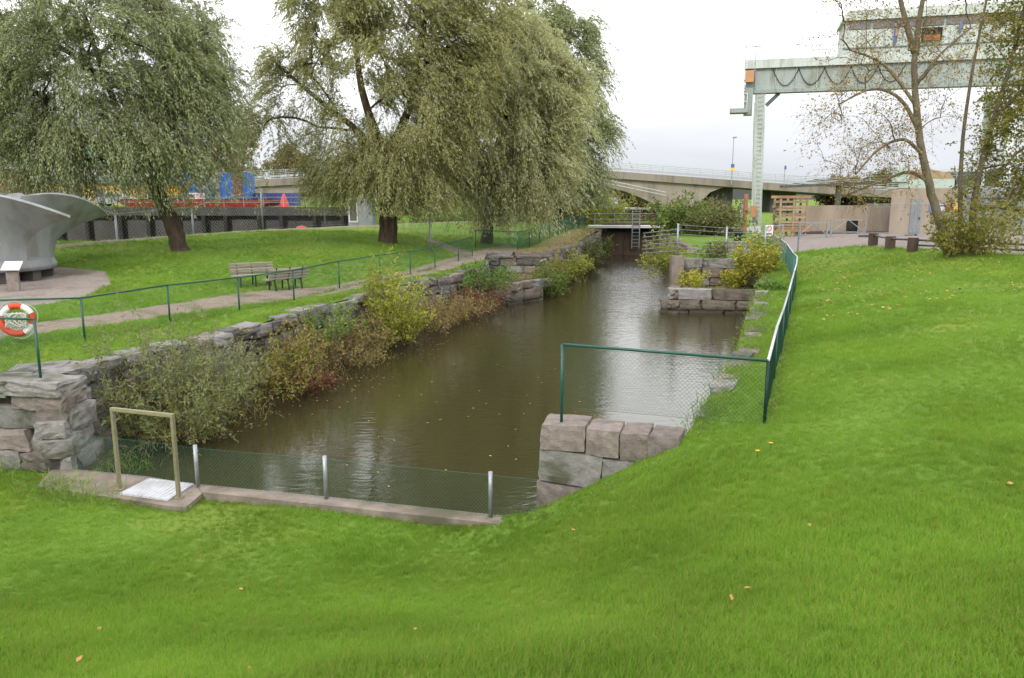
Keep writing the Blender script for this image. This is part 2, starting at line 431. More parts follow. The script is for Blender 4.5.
def unit(a): return a / np.maximum(np.linalg.norm(a, axis=-1, keepdims=True), 1e-9)
def leaves(P, D, L, Wd, rng, flat=0.0):
    """diamond leaves at P pointing along D"""
    n = len(P)
    D = unit(D)
    q = rng.normal(size=(n, 3))
    q[:, 2] += flat
    X = unit(np.cross(D, q))
    Nn = np.cross(X, D)
    L = L[:, None]; Wd = Wd[:, None]
    a = P
    b = P + D * L * 0.45 + X * Wd * 0.5 + Nn * Wd * 0.12
    c = P + D * L
    d = P + D * L * 0.45 - X * Wd * 0.5 + Nn * Wd * 0.12
    return np.stack([a, b, c, d], 1)

# ------------------------------------------------------------------ the lie of the land
def rbf(pts, c=2.0):
    P = np.array(pts, float)
    X = P[:, :2]
    n = len(X)
    def phi(d): return np.sqrt(d * d + c * c)
    A = np.zeros((n + 3, n + 3))
    A[:n, :n] = phi(np.linalg.norm(X[:, None] - X[None], axis=-1)) - np.eye(n) * 0.15
    A[:n, n] = 1; A[:n, n + 1:] = X
    A[n, :n] = 1; A[n + 1:, :n] = X.T
    w = np.linalg.solve(A, np.concatenate([P[:, 2], [0, 0, 0]]))
    def f(x, y):
        Q = np.stack([np.ravel(x), np.ravel(y)], 1)
        out = np.zeros(len(Q))
        for i in range(0, len(Q), 20000):
            q = Q[i:i + 20000]
            out[i:i + 20000] = phi(np.linalg.norm(q[:, None] - X[None], axis=-1)) @ w[:n] + w[n] + q @ w[n + 1:]
        return out.reshape(np.shape(x))
    return f
FAR = [(-900, -200, 2), (900, -200, 2), (-900, 900, 1), (900, 900, 1), (0, 900, 1), (0, -300, 2.5), (-60, -40, 1.5), (70, -40, 2.4), (0, -40, 2.5), (200, 60, 1.5), (120, 130, 1), (0, 130, .6), (-200, 60, 1.2), (-100, 150, 1)]
near_h = rbf(FAR + [
    (0, 0, 2.1), (0, -5, 2.4), (-6, 0, 1.75), (8, 0, 2.25), (20, 0, 2.3), (-15, 0, 1.2), (40, 0, 2.2),
    (0, 4, .92), (0, 8, -.72), (-3, 12.4, -1.66), (-6.2, 12.6, -1.69), (-8.3, 13.3, -1.62), (-.3, 11.6, -1.64), (-3, 8, -.8), (-6, 8, -.85), (-5, 4, .6),
    (-10, 10, -1.25), (-9.5, 13.8, -1.66), (-14, 13, -1.3), (-22, 13, -.7), (-20, 5, .4),
    (2.62, 11.7, -.06), (1.4, 11.5, -.82), (.6, 11.7, -1.42), (4.12, 12.25, 0), (3, 8.5, .22), (3, 5, .95), (6, 8, .78), (7, 12, .62), (8, 16, .5), (12, 20, .85), (6, 4, 1.5), (11, 8, 1.35), (15, 14, 1.4),
    (7.2, 20, .02), (9.4, 26, 0), (11.6, 31.5, 0), (14.2, 39, .08), (16, 48, .15), (12, 37, -.1), (6, 18, -.05), (4, 14.5, -.1),
    (16, 33, .8), (18.6, 33, 1.28), (19.4, 38.5, 1.05), (19.9, 43, 1.05), (23, 34.5, 1.05), (25, 28, 1.6), (30, 33, 1.25), (25, 20, 1.75), (18, 24, 1.15), (45, 30, 1.5), (45, 45, 1.3),
    (18, 49, .7), (22, 55, 1.0), (28, 55, 1.15), (35, 55, 1.2), (22, 68, .5), (30, 70, .8), (14.5, 52, .35), (16, 62, .6), (15, 72, .7), (13, 42, .5), (10, 41, .5), (12, 80, .7), (40, 70, 1), (60, 60, 1.2)])
left_h = rbf(FAR + [
    (-10.2, 15.6, 0), (-9.7, 18, 0), (-8.6, 20, 0), (-7.2, 25.3, 0), (-5, 33.2, 0), (-2.4, 40, 0), (-11, 20, .02), (-14, 20, .05), (-18, 17, .1), (-30, 17, .2),
    (-12, 24, .04), (-10, 28, 0), (-9.5, 31.5, 0), (-6.5, 35, 0), (-4, 40, 0), (-1.5, 45, .2), (1.5, 47.8, .4), (4, 54.5, .4), (8, 74, .5), (0, 52, .35),
    (-16, 31, .22), (-20, 31, .28), (-22, 27, .25), (-24, 36, .5), (-30, 30, .5), (-14, 34, .42), (-17, 40.3, 1.0), (-11, 41, .65), (-7.7, 48.5, 1.0), (-2, 55, .6), (-4.9, 47.5, .35),
    (-22.8, 41, 1.05), (-21, 46, 1.2), (-17.8, 53.6, 1.3), (-14, 60.5, 1.3), (-9.5, 66.5, 1.3), (0, 75, 1.3), (4.2, 71, 1.1), (-30, 41, 1.2), (5, 62, .7), (12, 80, .7), (-45, 40, 1.2)])
HOLE = [(-8.9, 14.95), (-5.75, 13.75), (.35, 12.35), (2.7, 12.1), (5.75, 19.6), (8.35, 27), (12.2, 37.3), (13.0, 40.2), (8.6, 40.75), (11.4, 50), (13.6, 72), (14.8, 78), (9.0, 78), (8.2, 73.8), (4.3, 54), (2, 47.6), (-1.55, 47.75), (-1.6, 42.2), (-2.1, 40), (-4.8, 33.2), (-6.95, 25.3), (-8.3, 20), (-9.3, 17.5), (-9.35, 15.6), (-40, 17.2), (-40, 16.8)]
UP = [(-22, 16.8 + 3), (-14.53, 21.85), (-13.64, 23.27), (-12.52, 25.33), (-11.4, 28.33), (-10.37, 30.74), (-7.68, 32.82), (-5.52, 38.46), (-2.61, 48.67), (-.4, 54)]
LP = [(-20, 17.8), (-13.52, 20.29), (-12.64, 21.52), (-11.53, 23.27), (-10.22, 25.33), (-9.22, 27.26), (-7.3, 29.8), (-5.0, 35.64), (-2.3, 43.0), (1.2, 48.9)]
PATH1 = LP + UP[::-1]
PAD = [(-16.0, 31.1), (-15.7, 27.3), (-16.3, 24.6), (-19.5, 22.6), (-26, 25), (-27, 37), (-21, 35.8), (-17.8, 34.2)]
TOPL = [(-45, 36), (-30, 38.6), (-23.6, 41.2), (-21.3, 46.3), (-18, 54), (-14, 60.7), (-9.5, 67), (.8, 77.6)]
PATH2 = TOPL + [(-.4, 78.6), (-10.6, 68.3), (-15.1, 61.7), (-19.1, 54.8), (-22.5, 47), (-24.6, 42.3), (-30.3, 40), (-45, 37.4)]
PATH3 = [(-6.6, 54.0), (-5.4, 53.4), (-1.6, 46.9), (-2.9, 46.6)]
ROAD = [(16.5, 47.5), (19.4, 44.4), (20.2, 40), (22.4, 36.4), (27, 33.3), (40, 29.5), (70, 24), (70, 46), (46, 62), (26, 67), (19.5, 64), (17.5, 52)]
VERGE = [(-1.5, 47.85), (1.98, 47.7), (4.25, 54.1), (8.1, 73.7), (6.9, 73.6), (.5, 49.7), (-1.5, 50.2)]
def inpoly(x, y, poly):
    r = np.zeros(np.shape(x), bool)
    j = len(poly) - 1
    for i in range(len(poly)):
        xi, yi = poly[i]; xj, yj = poly[j]
        if yi != yj:
            r ^= ((yi > y) != (yj > y)) & (x < (xj - xi) * (y - yi) / (yj - yi) + xi)
        j = i
    return r
def canal_x(y): return np.interp(y, [12, 18, 28, 38, 47, 60, 78, 90], [-3, -2, 2, 5, 6.5, 9, 12, 13])
def topline_s(x, y):
    """metres behind the footpath on the ridge"""
    xs = np.array([p[0] for p in TOPL]); ys = np.array([p[1] for p in TOPL])
    return (y - np.interp(x, xs, ys)) * 0.55
def ground_z(x, y):
    x = np.asarray(x, float); y = np.asarray(y, float)
    near = near_h(x, y)
    lef = left_h(x, y)
    wing = np.where(x < -9, 15.3 + (-9.2 - x) * 0.055, 15.3)
    isl = (y > wing) & (x < canal_x(y))
    z = np.where(isl, lef, near)
    s = topline_s(x, y)
    drop = np.clip((s - 2.2) / 3.0, 0, 1) * (x < 0)
    z = np.where(isl, z - drop * (z + 2.4), z)
    z = np.where((y > 80.5) & (x < -14), 2.55, z)
    bump = 0.02 * np.sin(x * 1.7 + 0.6 * np.sin(y * 1.1)) * np.cos(y * 1.3 + 1) + 0.012 * np.sin(x * 3.9 + y * 2.3)
    return z + bump
def gz(x, y): return float(ground_z(np.array([x]), np.array([y]))[0])

def make_ground():
    rng = np.random.default_rng(3)
    pts = []
    def grid(x0, x1, y0, y1, st, skip=None):
        X, Y = np.meshgrid(np.arange(x0, x1 + .01, st), np.arange(y0, y1 + .01, st))
        X = X + rng.uniform(-.12, .12, X.shape) * st; Y = Y + rng.uniform(-.12, .12, Y.shape) * st
        k = np.ones(X.shape, bool)
        if skip is not None: k = ~((X > skip[0]) & (X < skip[1]) & (Y > skip[2]) & (Y < skip[3]))
        pts.append(np.stack([X[k], Y[k]], 1))
    grid(-30, 32, -2, 58, .55)
    grid(-62, 72, -20, 100, 2.0, (-30.5, 32.5, -2.5, 58.5))
    grid(-220, 220, -60, 200, 14, (-63, 73, -21, 101))
    grid(-1500, 1500, -400, 1800, 140, (-225, 225, -65, 205))
    P = np.concatenate(pts)
    polys = [HOLE, PATH1, PAD, PATH2, PATH3, ROAD, VERGE]
    for pl in polys:                                    # keep free points clear of the edges
        a = np.array(pl); b = np.roll(a, -1, 0)
        for p, q in zip(a, b):
            t = np.clip(((P - p) @ (q - p)) / max(1e-9, (q - p) @ (q - p)), 0, 1)
            P = P[np.linalg.norm(P - (p + t[:, None] * (q - p)), axis=1) > 0.18]
    co = [Vector(p) for p in P]
    edges = []
    for pl in polys:
        k = len(co)
        ring = []
        for i, p in enumerate(pl):
            q = pl[(i + 1) % len(pl)]
            n = max(1, int(math.dist(p, q) / 0.6))
            for j in range(n): ring.append((p[0] + (q[0] - p[0]) * j / n, p[1] + (q[1] - p[1]) * j / n))
        co += [Vector(p) for p in ring]
        edges += [(k + i, k + (i + 1) % len(ring)) for i in range(len(ring))]
    r = geometry.delaunay_2d_cdt(co, edges, [], 0, 1e-5)
    V = np.array([(v.x, v.y) for v in r[0]])
    F = np.array([f for f in r[2]])
    C = V[F].mean(1)
    Zv = ground_z(V[:, 0], V[:, 1])
    # along the wing wall the two levels meet: give edge points the level of the side their triangle lies on
    kind = np.zeros(len(F), int)
    kind[inpoly(C[:, 0], C[:, 1], PATH1)] = 1
    kind[inpoly(C[:, 0], C[:, 1], PATH3)] = 1
    kind[inpoly(C[:, 0], C[:, 1], PAD)] = 2
    kind[inpoly(C[:, 0], C[:, 1], PATH2)] = 3
    kind[inpoly(C[:, 0], C[:, 1], ROAD)] = 4
    kind[inpoly(C[:, 0], C[:, 1], VERGE)] = 5
    kind[inpoly(C[:, 0], C[:, 1], HOLE)] = 9
    V3 = np.column_stack([V, Zv])
    out = {}
    for k, nm, m in ((0, 'ground', 'lawn'), (1, 'footpath', 'path_gravel'), (2, 'gravel_yard', 'gravel'), (3, 'ridge_path', 'path_gravel'), (4, 'road', 'road'), (5, 'dry_verge', 'verge')):
        f = F[kind == k]
        u, inv = np.unique(f.ravel(), return_inverse=True)
        me = bpy.data.meshes.new(nm)
        me.from_pydata(V3[u].tolist(), [], inv.reshape(-1, 3).tolist())
        me.update()
        me.flip_normals() if me.polygons[0].normal.z < 0 else None
        o = bpy.data.objects.new(nm, me)
        setup(o, None, Vector((0, 0, 0)), m, True)
        tag(o, kind='structure')
        out[nm] = (o, V3, f)
    return out
GR = make_ground()

# ------------------------------------------------------------------ water and beds
WZ = -1.9
def water_mat():
    m = bpy.data.materials.new('canal_water')
    m.use_nodes = True
    nt = m.node_tree
    b = nt.nodes['Principled BSDF']
    b.inputs['Base Color'].default_value = (0.038, 0.034, 0.014, 1)
    b.inputs['Roughness'].default_value = 0.03
    b.inputs['IOR'].default_value = 1.4
    b.inputs['Specular IOR Level'].default_value = 1.0
    g = nt.nodes.new('ShaderNodeNewGeometry')
    mp = nt.nodes.new('ShaderNodeMapping')
    mp.inputs['Rotation'].default_value = (0, 0, R(18))
    mp.inputs['Scale'].default_value = (1.0, 2.6, 1)
    lk(nt, g.outputs['Position'], mp.inputs[0])
    n1 = nt.nodes.new('ShaderNodeTexNoise'); n1.inputs['Scale'].default_value = 2.4; n1.inputs['Detail'].default_value = 4
    n1.inputs['Distortion'].default_value = 0.6
    n2 = nt.nodes.new('ShaderNodeTexNoise'); n2.inputs['Scale'].default_value = 0.6; n2.inputs['Detail'].default_value = 2
    lk(nt, mp.outputs[0], n1.inputs[0]); lk(nt, mp.outputs[0], n2.inputs[0])
    ng = nt.nodes.new('ShaderNodeTexNoise'); ng.inputs['Scale'].default_value = 0.12; ng.inputs['Detail'].default_value = 2
    lk(nt, g.outputs['Position'], ng.inputs[0])            # gusts: rougher and calmer patches
    sy = nt.nodes.new('ShaderNodeSeparateXYZ'); lk(nt, g.outputs['Position'], sy.inputs[0])
    ry = nt.nodes.new('ShaderNodeMapRange')                # the open reach is more exposed than the sheltered near end
    ry.inputs[1].default_value = 16; ry.inputs[2].default_value = 48; ry.inputs[3].default_value = 0.07; ry.inputs[4].default_value = 0.42
    lk(nt, sy.outputs[1], ry.inputs[0])
    gm = nt.nodes.new('ShaderNodeMapRange'); gm.inputs[1].default_value = .3; gm.inputs[2].default_value = .7; gm.inputs[3].default_value = .5; gm.inputs[4].default_value = 1.4
    lk(nt, ng.outputs[0], gm.inputs[0])
    mm = nt.nodes.new('ShaderNodeMath'); mm.operation = 'MULTIPLY'
    lk(nt, ry.outputs[0], mm.inputs[0]); lk(nt, gm.outputs[0], mm.inputs[1])
    ad = nt.nodes.new('ShaderNodeMath'); ad.operation = 'MULTIPLY_ADD'; ad.inputs[1].default_value = 0.5
    lk(nt, n2.outputs[0], ad.inputs[0]); lk(nt, n1.outputs[0], ad.inputs[2])
    bm = nt.nodes.new('ShaderNodeBump'); bm.inputs['Distance'].default_value = 0.07
    lk(nt, mm.outputs[0], bm.inputs['Strength'])
    lk(nt, ad.outputs[0], bm.inputs['Height']); lk(nt, bm.outputs[0], b.inputs['Normal'])
    M['canal_water'] = m
water_mat()
def sheet(name, poly, z, m):
    b = MB(); b.add([(x, y, z) for x, y in poly], [tuple(range(len(poly)))])
    o = b.build(name, m); return tag(o, kind='structure')
sheet('canal_water', [(-9.6, 16.5), (-9.0, 14.4), (-5.6, 13.45), (.6, 12.1), (3, 12.2), (6.2, 19.6), (9, 27), (13, 38), (15, 60), (15.5, 77), (8, 77), (3.5, 54), (1, 47), (-2, 42), (-3.5, 38), (-7.6, 25), (-9.6, 20)], WZ, 'canal_water')
sheet('canal_bed', [(-45, 10), (20, 10), (20, 82), (-45, 82)], -3.4, 'mud')
sheet('dock_water', [(-140, 46), (-26, 46), (-12, 66), (0, 79.3), (-140, 79.3)], -1.5, 'canal_water')

# ------------------------------------------------------------------ grass
def make_tuft(seed, n, h0, h1, w, spread, bend):
    rng = np.random.default_rng(seed)
    vs, fs = [], []
    for i in range(n):
        a = rng.uniform(0, 2 * math.pi); r = spread * math.sqrt(rng.uniform())
        bx, by = r * math.cos(a), r * math.sin(a)
        h = rng.uniform(h0, h1); ba = rng.uniform(0, 2 * math.pi); bd = h * rng.uniform(.1, bend)
        dx, dy = math.cos(ba), math.sin(ba)
        fx, fy = -dy * w / 2, dx * w / 2
        k = len(vs)
        vs += [(bx - fx, by - fy, -.015), (bx + fx, by + fy, -.015),
               (bx + dx * bd * .35 + fx * .8, by + dy * bd * .35 + fy * .8, h * .6), (bx + dx * bd * .35 - fx * .8, by + dy * bd * .35 - fy * .8, h * .6),
               (bx + dx * bd, by + dy * bd, h)]
        fs += [(k, k + 1, k + 2, k + 3), (k + 3, k + 2, k + 4)]
    me = bpy.data.meshes.new('grass_tuft')
    me.from_pydata(vs, [], fs)
    me.materials.append(M['lawn_blade'])
    return bpy.data.objects.new('grass_tuft', me)       # only instanced by the lawn below, never placed

def lawn_grass():
    o, V3, F = GR['ground']
    C = V3[F].mean(1)
    x, y = C[:, 0], C[:, 1]
    dist = np.hypot(x, y)
    vis = (y > 1.5) & (dist < 58) & (np.abs(x) < y * 0.85 + 3)
    f = F[vis]
    u, inv = np.unique(f.ravel(), return_inverse=True)
    P = V3[u]
    d = np.hypot(P[:, 0], P[:, 1])
    dens = np.interp(d, [3, 6, 9, 13, 18, 26, 40, 58], [1100, 760, 430, 240, 120, 58, 24, 12])
    size = np.interp(d, [3, 6, 12, 20, 35, 58], [.85, .9, 1.0, 1.2, 1.6, 2.1])
    nzv = np.sin(P[:, 0] * 1.1 + 2 * np.sin(P[:, 1] * .7)) * np.sin(P[:, 1] * .9 + 1.3 * np.sin(P[:, 0] * .5))
    def vnoise(x, y, sd):
        g_ = np.random.default_rng(sd).uniform(-1, 1, (128, 128))
        xi, yi = np.floor(x).astype(int), np.floor(y).astype(int)
        fx, fy = x - xi, y - yi
        fx, fy = fx * fx * (3 - 2 * fx), fy * fy * (3 - 2 * fy)
        q = lambda i, j: g_[(xi + i) % 128, (yi + j) % 128]
        return (q(0, 0) * (1 - fx) + q(1, 0) * fx) * (1 - fy) + (q(0, 1) * (1 - fx) + q(1, 1) * fx) * fy
    size *= 1 + .28 * vnoise(P[:, 0] * 1.2, P[:, 1] * 1.2, 1) + .16 * nzv + .18 * vnoise(P[:, 0] * .4, P[:, 1] * .4, 2)
    dens *= 1 + .35 * vnoise(P[:, 0] * .9 + 9, P[:, 1] * .9, 3)
    me = bpy.data.meshes.new('lawn_grass')
    me.from_pydata(P.tolist(), [], inv.reshape(-1, 3).tolist())
    me.update()
    a = me.attributes.new('dens', 'FLOAT', 'POINT'); a.data.foreach_set('value', dens.astype(np.float32))
    a = me.attributes.new('size', 'FLOAT', 'POINT'); a.data.foreach_set('value', size.astype(np.float32))
    g = bpy.data.objects.new('lawn_grass', me)
    link(g)
    tag(g, 'short mown green grass of the lawns', 'grass', kind='stuff')
    ng = bpy.data.node_groups.new('scatter_grass', 'GeometryNodeTree')
    ng.interface.new_socket('Geometry', in_out='INPUT', socket_type='NodeSocketGeometry')
    ng.interface.new_socket('Geometry', in_out='OUTPUT', socket_type='NodeSocketGeometry')
    N = ng.nodes
    gi = N.new('NodeGroupInput'); go = N.new('NodeGroupOutput')
    dp = N.new('GeometryNodeDistributePointsOnFaces'); dp.distribute_method = 'RANDOM'
    at = N.new('GeometryNodeInputNamedAttribute'); at.data_type = 'FLOAT'; at.inputs[0].default_value = 'dens'
    az_ = N.new('GeometryNodeInputNamedAttribute'); az_.data_type = 'FLOAT'; az_.inputs[0].default_value = 'size'
    ng.links.new(gi.outputs[0], dp.inputs['Mesh'])
    ng.links.new(at.outputs[0], dp.inputs['Density'])
    ip = N.new('GeometryNodeInstanceOnPoints')
    ng.links.new(dp.outputs[0], ip.inputs['Points'])
    jn = N.new('GeometryNodeGeometryToInstance')
    for k in range(4):
        oi = N.new('GeometryNodeObjectInfo')
        oi.inputs['Object'].default_value = make_tuft(k + 20, 16, .032, .078, .0038, .055, .9)
        oi.inputs['As Instance'].default_value = True
        ng.links.new(oi.outputs['Geometry'], jn.inputs[0])
    ng.links.new(jn.outputs[0], ip.inputs['Instance'])
    ip.inputs['Pick Instance'].default_value = True
    rv = N.new('FunctionNodeRandomValue'); rv.data_type = 'FLOAT_VECTOR'
    rv.inputs[0].default_value = (-.18, -.18, 0); rv.inputs[1].default_value = (.18, .18, 6.283)
    ng.links.new(rv.outputs[0], ip.inputs['Rotation'])
    rs = N.new('FunctionNodeRandomValue'); rs.data_type = 'FLOAT'
    rs.inputs[2].default_value = .7; rs.inputs[3].default_value = 1.3
    mu = N.new('ShaderNodeMath'); mu.operation = 'MULTIPLY'
    ng.links.new(rs.outputs[1], mu.inputs[0]); ng.links.new(az_.outputs[0], mu.inputs[1])
    ng.links.new(mu.outputs[0], ip.inputs['Scale'])
    ng.links.new(ip.outputs[0], go.inputs[0])
    md = g.modifiers.new('scatter', 'NODES')
    md.node_group = ng
lawn_grass()

# ------------------------------------------------------------------ stones
def rock_mesh(seed, cuts, amp, bev):
    """a squared block with worn arrises, unit size"""
    rng = np.random.default_rng(seed)
    n = cuts
    lin = np.linspace(-.5, .5, n + 1)
    idx, vs, fs = {}, [], []
    def vid(p):
        k = tuple(np.round(p, 5))
        if k not in idx: idx[k] = len(vs); vs.append(list(p))
        return idx[k]
    for ax in range(3):
        for sgn in (-.5, .5):
            for i in range(n):
                for j in range(n):
                    q = []
                    for a, b in ((i, j), (i + 1, j), (i + 1, j + 1), (i, j + 1)):
                        p = [0, 0, 0]; p[ax] = sgn; p[(ax + 1) % 3] = lin[a]; p[(ax + 2) % 3] = lin[b]
                        q.append(vid(p))
                    fs.append(tuple(q if sgn > 0 else q[::-1]))
    vs = np.array(vs)
    m = np.abs(vs) > .499
    cnt = m.sum(1)
    vs = np.where(m & (cnt >= 2)[:, None], vs * (1 - bev * rng.uniform(.4, 1.5, (len(vs), 1))), vs)
    vs += rng.normal(0, amp, vs.shape)
    sk = rng.normal(0, .035, (3, 3)); np.fill_diagonal(sk, 0)
    vs = vs + vs @ sk
    me = bpy.data.meshes.new('stone')
    me.from_pydata(vs.tolist(), [], fs)
    me.update()
    return me
def rockset(tagname, mats, cuts, amp, bev, k=5, smooth=False):
    out = []
    for i, m in enumerate(mats):
        for j in range(k):
            me = rock_mesh(100 * i + j + cuts, cuts, amp, bev)
            me.materials.append(M[m])
            if smooth: me.shade_smooth()
            out.append(me)
    return out
ROCK_FINE = rockset('fine', ['granite', 'granite', 'granite_dark', 'granite_pink'], 5, .017, .06, 4)
ROCK = rockset('mid', ['granite', 'granite_dark', 'granite', 'granite_pink'], 3, .028, .08, 5)
ROCK_PINK = rockset('pink', ['granite_pink', 'granite_pink', 'granite'], 5, .009, .03, 3)
ROCK_BLOCK = rockset('block', ['granite_brown', 'granite_brown', 'granite'], 4, .016, .04, 3)
def stone(parent, me, c, d, rz, tilt=0.0):
    o = bpy.data.objects.new('stone', me)
    link(o, parent)
    o.location = Vector(c) - ORG[parent.name]
    o.scale = d
    o.rotation_euler = (random.uniform(-1, 1) * tilt, random.uniform(-1, 1) * tilt, rz)
    return o
def polywalk(pts):
    seg, L = [], 0
    for a, b in zip(pts, pts[1:]):
        l = math.dist(a[:2], b[:2]); seg.append((a, b, L, l)); L += l
    def at(s):
        for a, b, l0, l in seg:
            if s <= l0 + l or (a, b, l0, l) == seg[-1]:
                t = (s - l0) / l
                return a[0] + (b[0] - a[0]) * t, a[1] + (b[1] - a[1]) * t, math.atan2(b[1] - a[1], b[0] - a[0])
    return at, L
def wall_run(parent, pts, tops, zbot, heights, lens, depth, rocks, side=1, batter=0.0, tilt=.05, seed=1, jit=.05, top_over=0.0, s0=0.0, hv=(.88, 1.04)):
    """courses of stones along a line; side=+1 puts the face on the right of the walking direction"""
    random.seed(seed)
    at, L = polywalk(pts)
    z_off = 0.0
    for ci, h in enumerate(heights):
        s = s0 + (random.uniform(-.4, 0) if ci else 0)
        while s < L - .12:
            l = random.uniform(*lens) * (1.25 if ci == 0 else 1)
            l = min(l, L - s + .1)
            x, y, a = at(min(L, max(0, s + l / 2)))
            zt = tops(s + l / 2) - z_off
            hh = h * random.uniform(*hv)
            off = batter * (z_off + h / 2) + random.uniform(-jit, jit) - (depth / 2) + (top_over if ci == 0 else 0)
            nx, ny = math.sin(a) * side, -math.cos(a) * side
            if zt - h > zbot - .6:
                stone(parent, random.choice(rocks), (x + nx * off, y + ny * off, zt - hh / 2), (l * .985, depth * random.uniform(.92, 1.08), hh * 1.0), a + random.uniform(-.04, .04), tilt)
            s += l
        z_off += h
def wall_core(parent, pts, tops, zbot, depth, m, side=1, inset=.13, name='core'):
    at, L = polywalk(pts)
    b = MB()
    n = max(2, int(L / .8))
    vs = []
    for i in range(n + 1):
        s = L * i / n
        x, y, a = at(max(1e-4, min(L - 1e-4, s)))
        nx, ny = math.sin(a) * side, -math.cos(a) * side
        zt = tops(s) - .16
        for o, z in ((-inset, zbot), (-inset, zt), (-depth, zt), (-depth, zbot)):
            vs.append((x + nx * o, y + ny * o, z))
    fs = []
    for i in range(n):
        for k in range(4):
            fs.append((i * 4 + k, i * 4 + (k + 1) % 4, i * 4 + 4 + (k + 1) % 4, i * 4 + 4 + k))
    fs += [(3, 2, 1, 0), (4 * n, 4 * n + 1, 4 * n + 2, 4 * n + 3)]
    b.add(vs, fs)
    return b.build(name, m, parent)

# left bank: the rough wall from the near corner to the old gate recess
LW = [(-8.85, 14.95), (-9.2, 17.5), (-8.2, 20), (-6.85, 25.3), (-4.7, 33.2), (-2.0, 40), (-1.5, 42.2), (-1.45, 47.9)]
w = thing('stone_wall', 'rough grey rubble retaining wall along the left bank of the canal', 'wall', (-6.8, 25.3, -2.2))
topL = lambda s: .02 + .04 * math.sin(s * 1.7) + (-.12 if 4.2 < s < 8 else 0)
wall_core(w, [(-8.95, 15.75)] + LW[1:], lambda s: .0, -2.6, .75, 'mortar', side=1)
wall_run(w, LW[:3], topL, -2.5, [.30, .34, .30, .42, .44, .48], (.38, .85), .62, ROCK_FINE, side=1, batter=.16, tilt=.10, seed=4, jit=.08, s0=.0, hv=(.85, 1.2))
wall_run(w, LW[2:], lambda s: .02 + .06 * math.sin(s * 1.3), -2.5, [.42, .40, .46, .5, .5], (.55, 1.15), .65, ROCK, side=1, batter=.13, tilt=.06, seed=5, jit=.09, top_over=.04)
# the wing of the same wall that faces the near lawn
WG = [(-18, 15.75), (-12, 15.45), (-8.75, 14.9)]
w2 = thing('wing_wall', 'near left corner of weathered grey granite blocks facing the lawn', 'wall', (-9.6, 15.2, -2.2))
topW = lambda s: .02 + .03 * math.sin(s * 2.1)
wall_core(w2, WG[:-1] + [(-9.35, 15.0)], topW, -2.6, .8, 'mortar', side=1)
wall_run(w2, WG, topW, -2.4, [.38, .46, .46, .5, .5, .4], (.7, 1.35), .7, ROCK_FINE, side=1, batter=.10, tilt=.085, seed=15, jit=.07, top_over=.05, hv=(.85, 1.18))
random.seed(21)
for x, y, lx, ly, h, z, rz in ((-9.35, 15.25, 1.25, .85, .30, .10, -.15), (-10.55, 15.45, 1.3, .9, .26, .08, -.1), (-9.5, 16.35, .95, .8, .30, .12, 1.4), (-10.1, 16.3, 1.1, .6, .22, .13, .2), (-9.35, 17.3, .8, .6, .26, .06, 1.5), (-9.1, 18.4, .7, .6, .28, .03, 1.1), (-8.75, 19.5, .8, .6, .26, .02, 1.1), (-7.75, 22.2, .9, .6, .25, .03, 1.3), (-8.05, 20.9, .8, .6, .3, .0, 1.2), (-7.2, 24.2, .9, .6, .24, .02, 1.3)):
    stone(w if y > 16 else w2, random.choice(ROCK_FINE[:8]), (x, y, z - h / 2 + .06), (lx, ly, h), rz, .05)

# rubble and soil at the foot of the left wall
b = MB()
at_, L_ = polywalk(LW)
prof = [(-.2, -1.25), (.25, -1.45), (.75, -1.78), (1.15, -2.15)]
n_ = 60
vs = []
rr = np.random.default_rng(5)
for i in range(n_ + 1):
    x, y, a = at_(min(L_ - 1e-3, max(1e-3, L_ * i / n_)))
    nx, ny = math.sin(a), -math.cos(a)
    k = .75 + .35 * math.sin(i * .55) + rr.uniform(-.15, .15)
    if i < 8: k *= .55
    for o, z in prof: vs.append((x + nx * o * k + rr.uniform(-.08, .08), y + ny * o * k, z + rr.uniform(-.06, .06)))
b.add(vs, [(i * 4 + j, i * 4 + 4 + j, i * 4 + 5 + j, i * 4 + 1 + j) for i in range(n_) for j in range(3)])
tag(b.build('earth_bank', 'soil', smooth=True), kind='structure')

# right bank: only the coping and the top courses show
RW = [(2.75, 12.0), (5.85, 19.6), (8.45, 27), (12.05, 37.4)]
w = thing('canal_edge_wall', 'low stone edging along the right bank below the green fence', 'wall', (6, 20, -2.2))
wall_core(w, RW, lambda s: -.1, -2.6, .6, 'mortar', side=-1)
wall_run(w, RW, lambda s: -.10 + .07 * math.sin(s * 1.9), -1.4, [.3, .4], (.4, 1.0), .5, ROCK, side=-1, batter=.06, tilt=.05, seed=12, jit=.12, top_over=.05, s0=1.7)

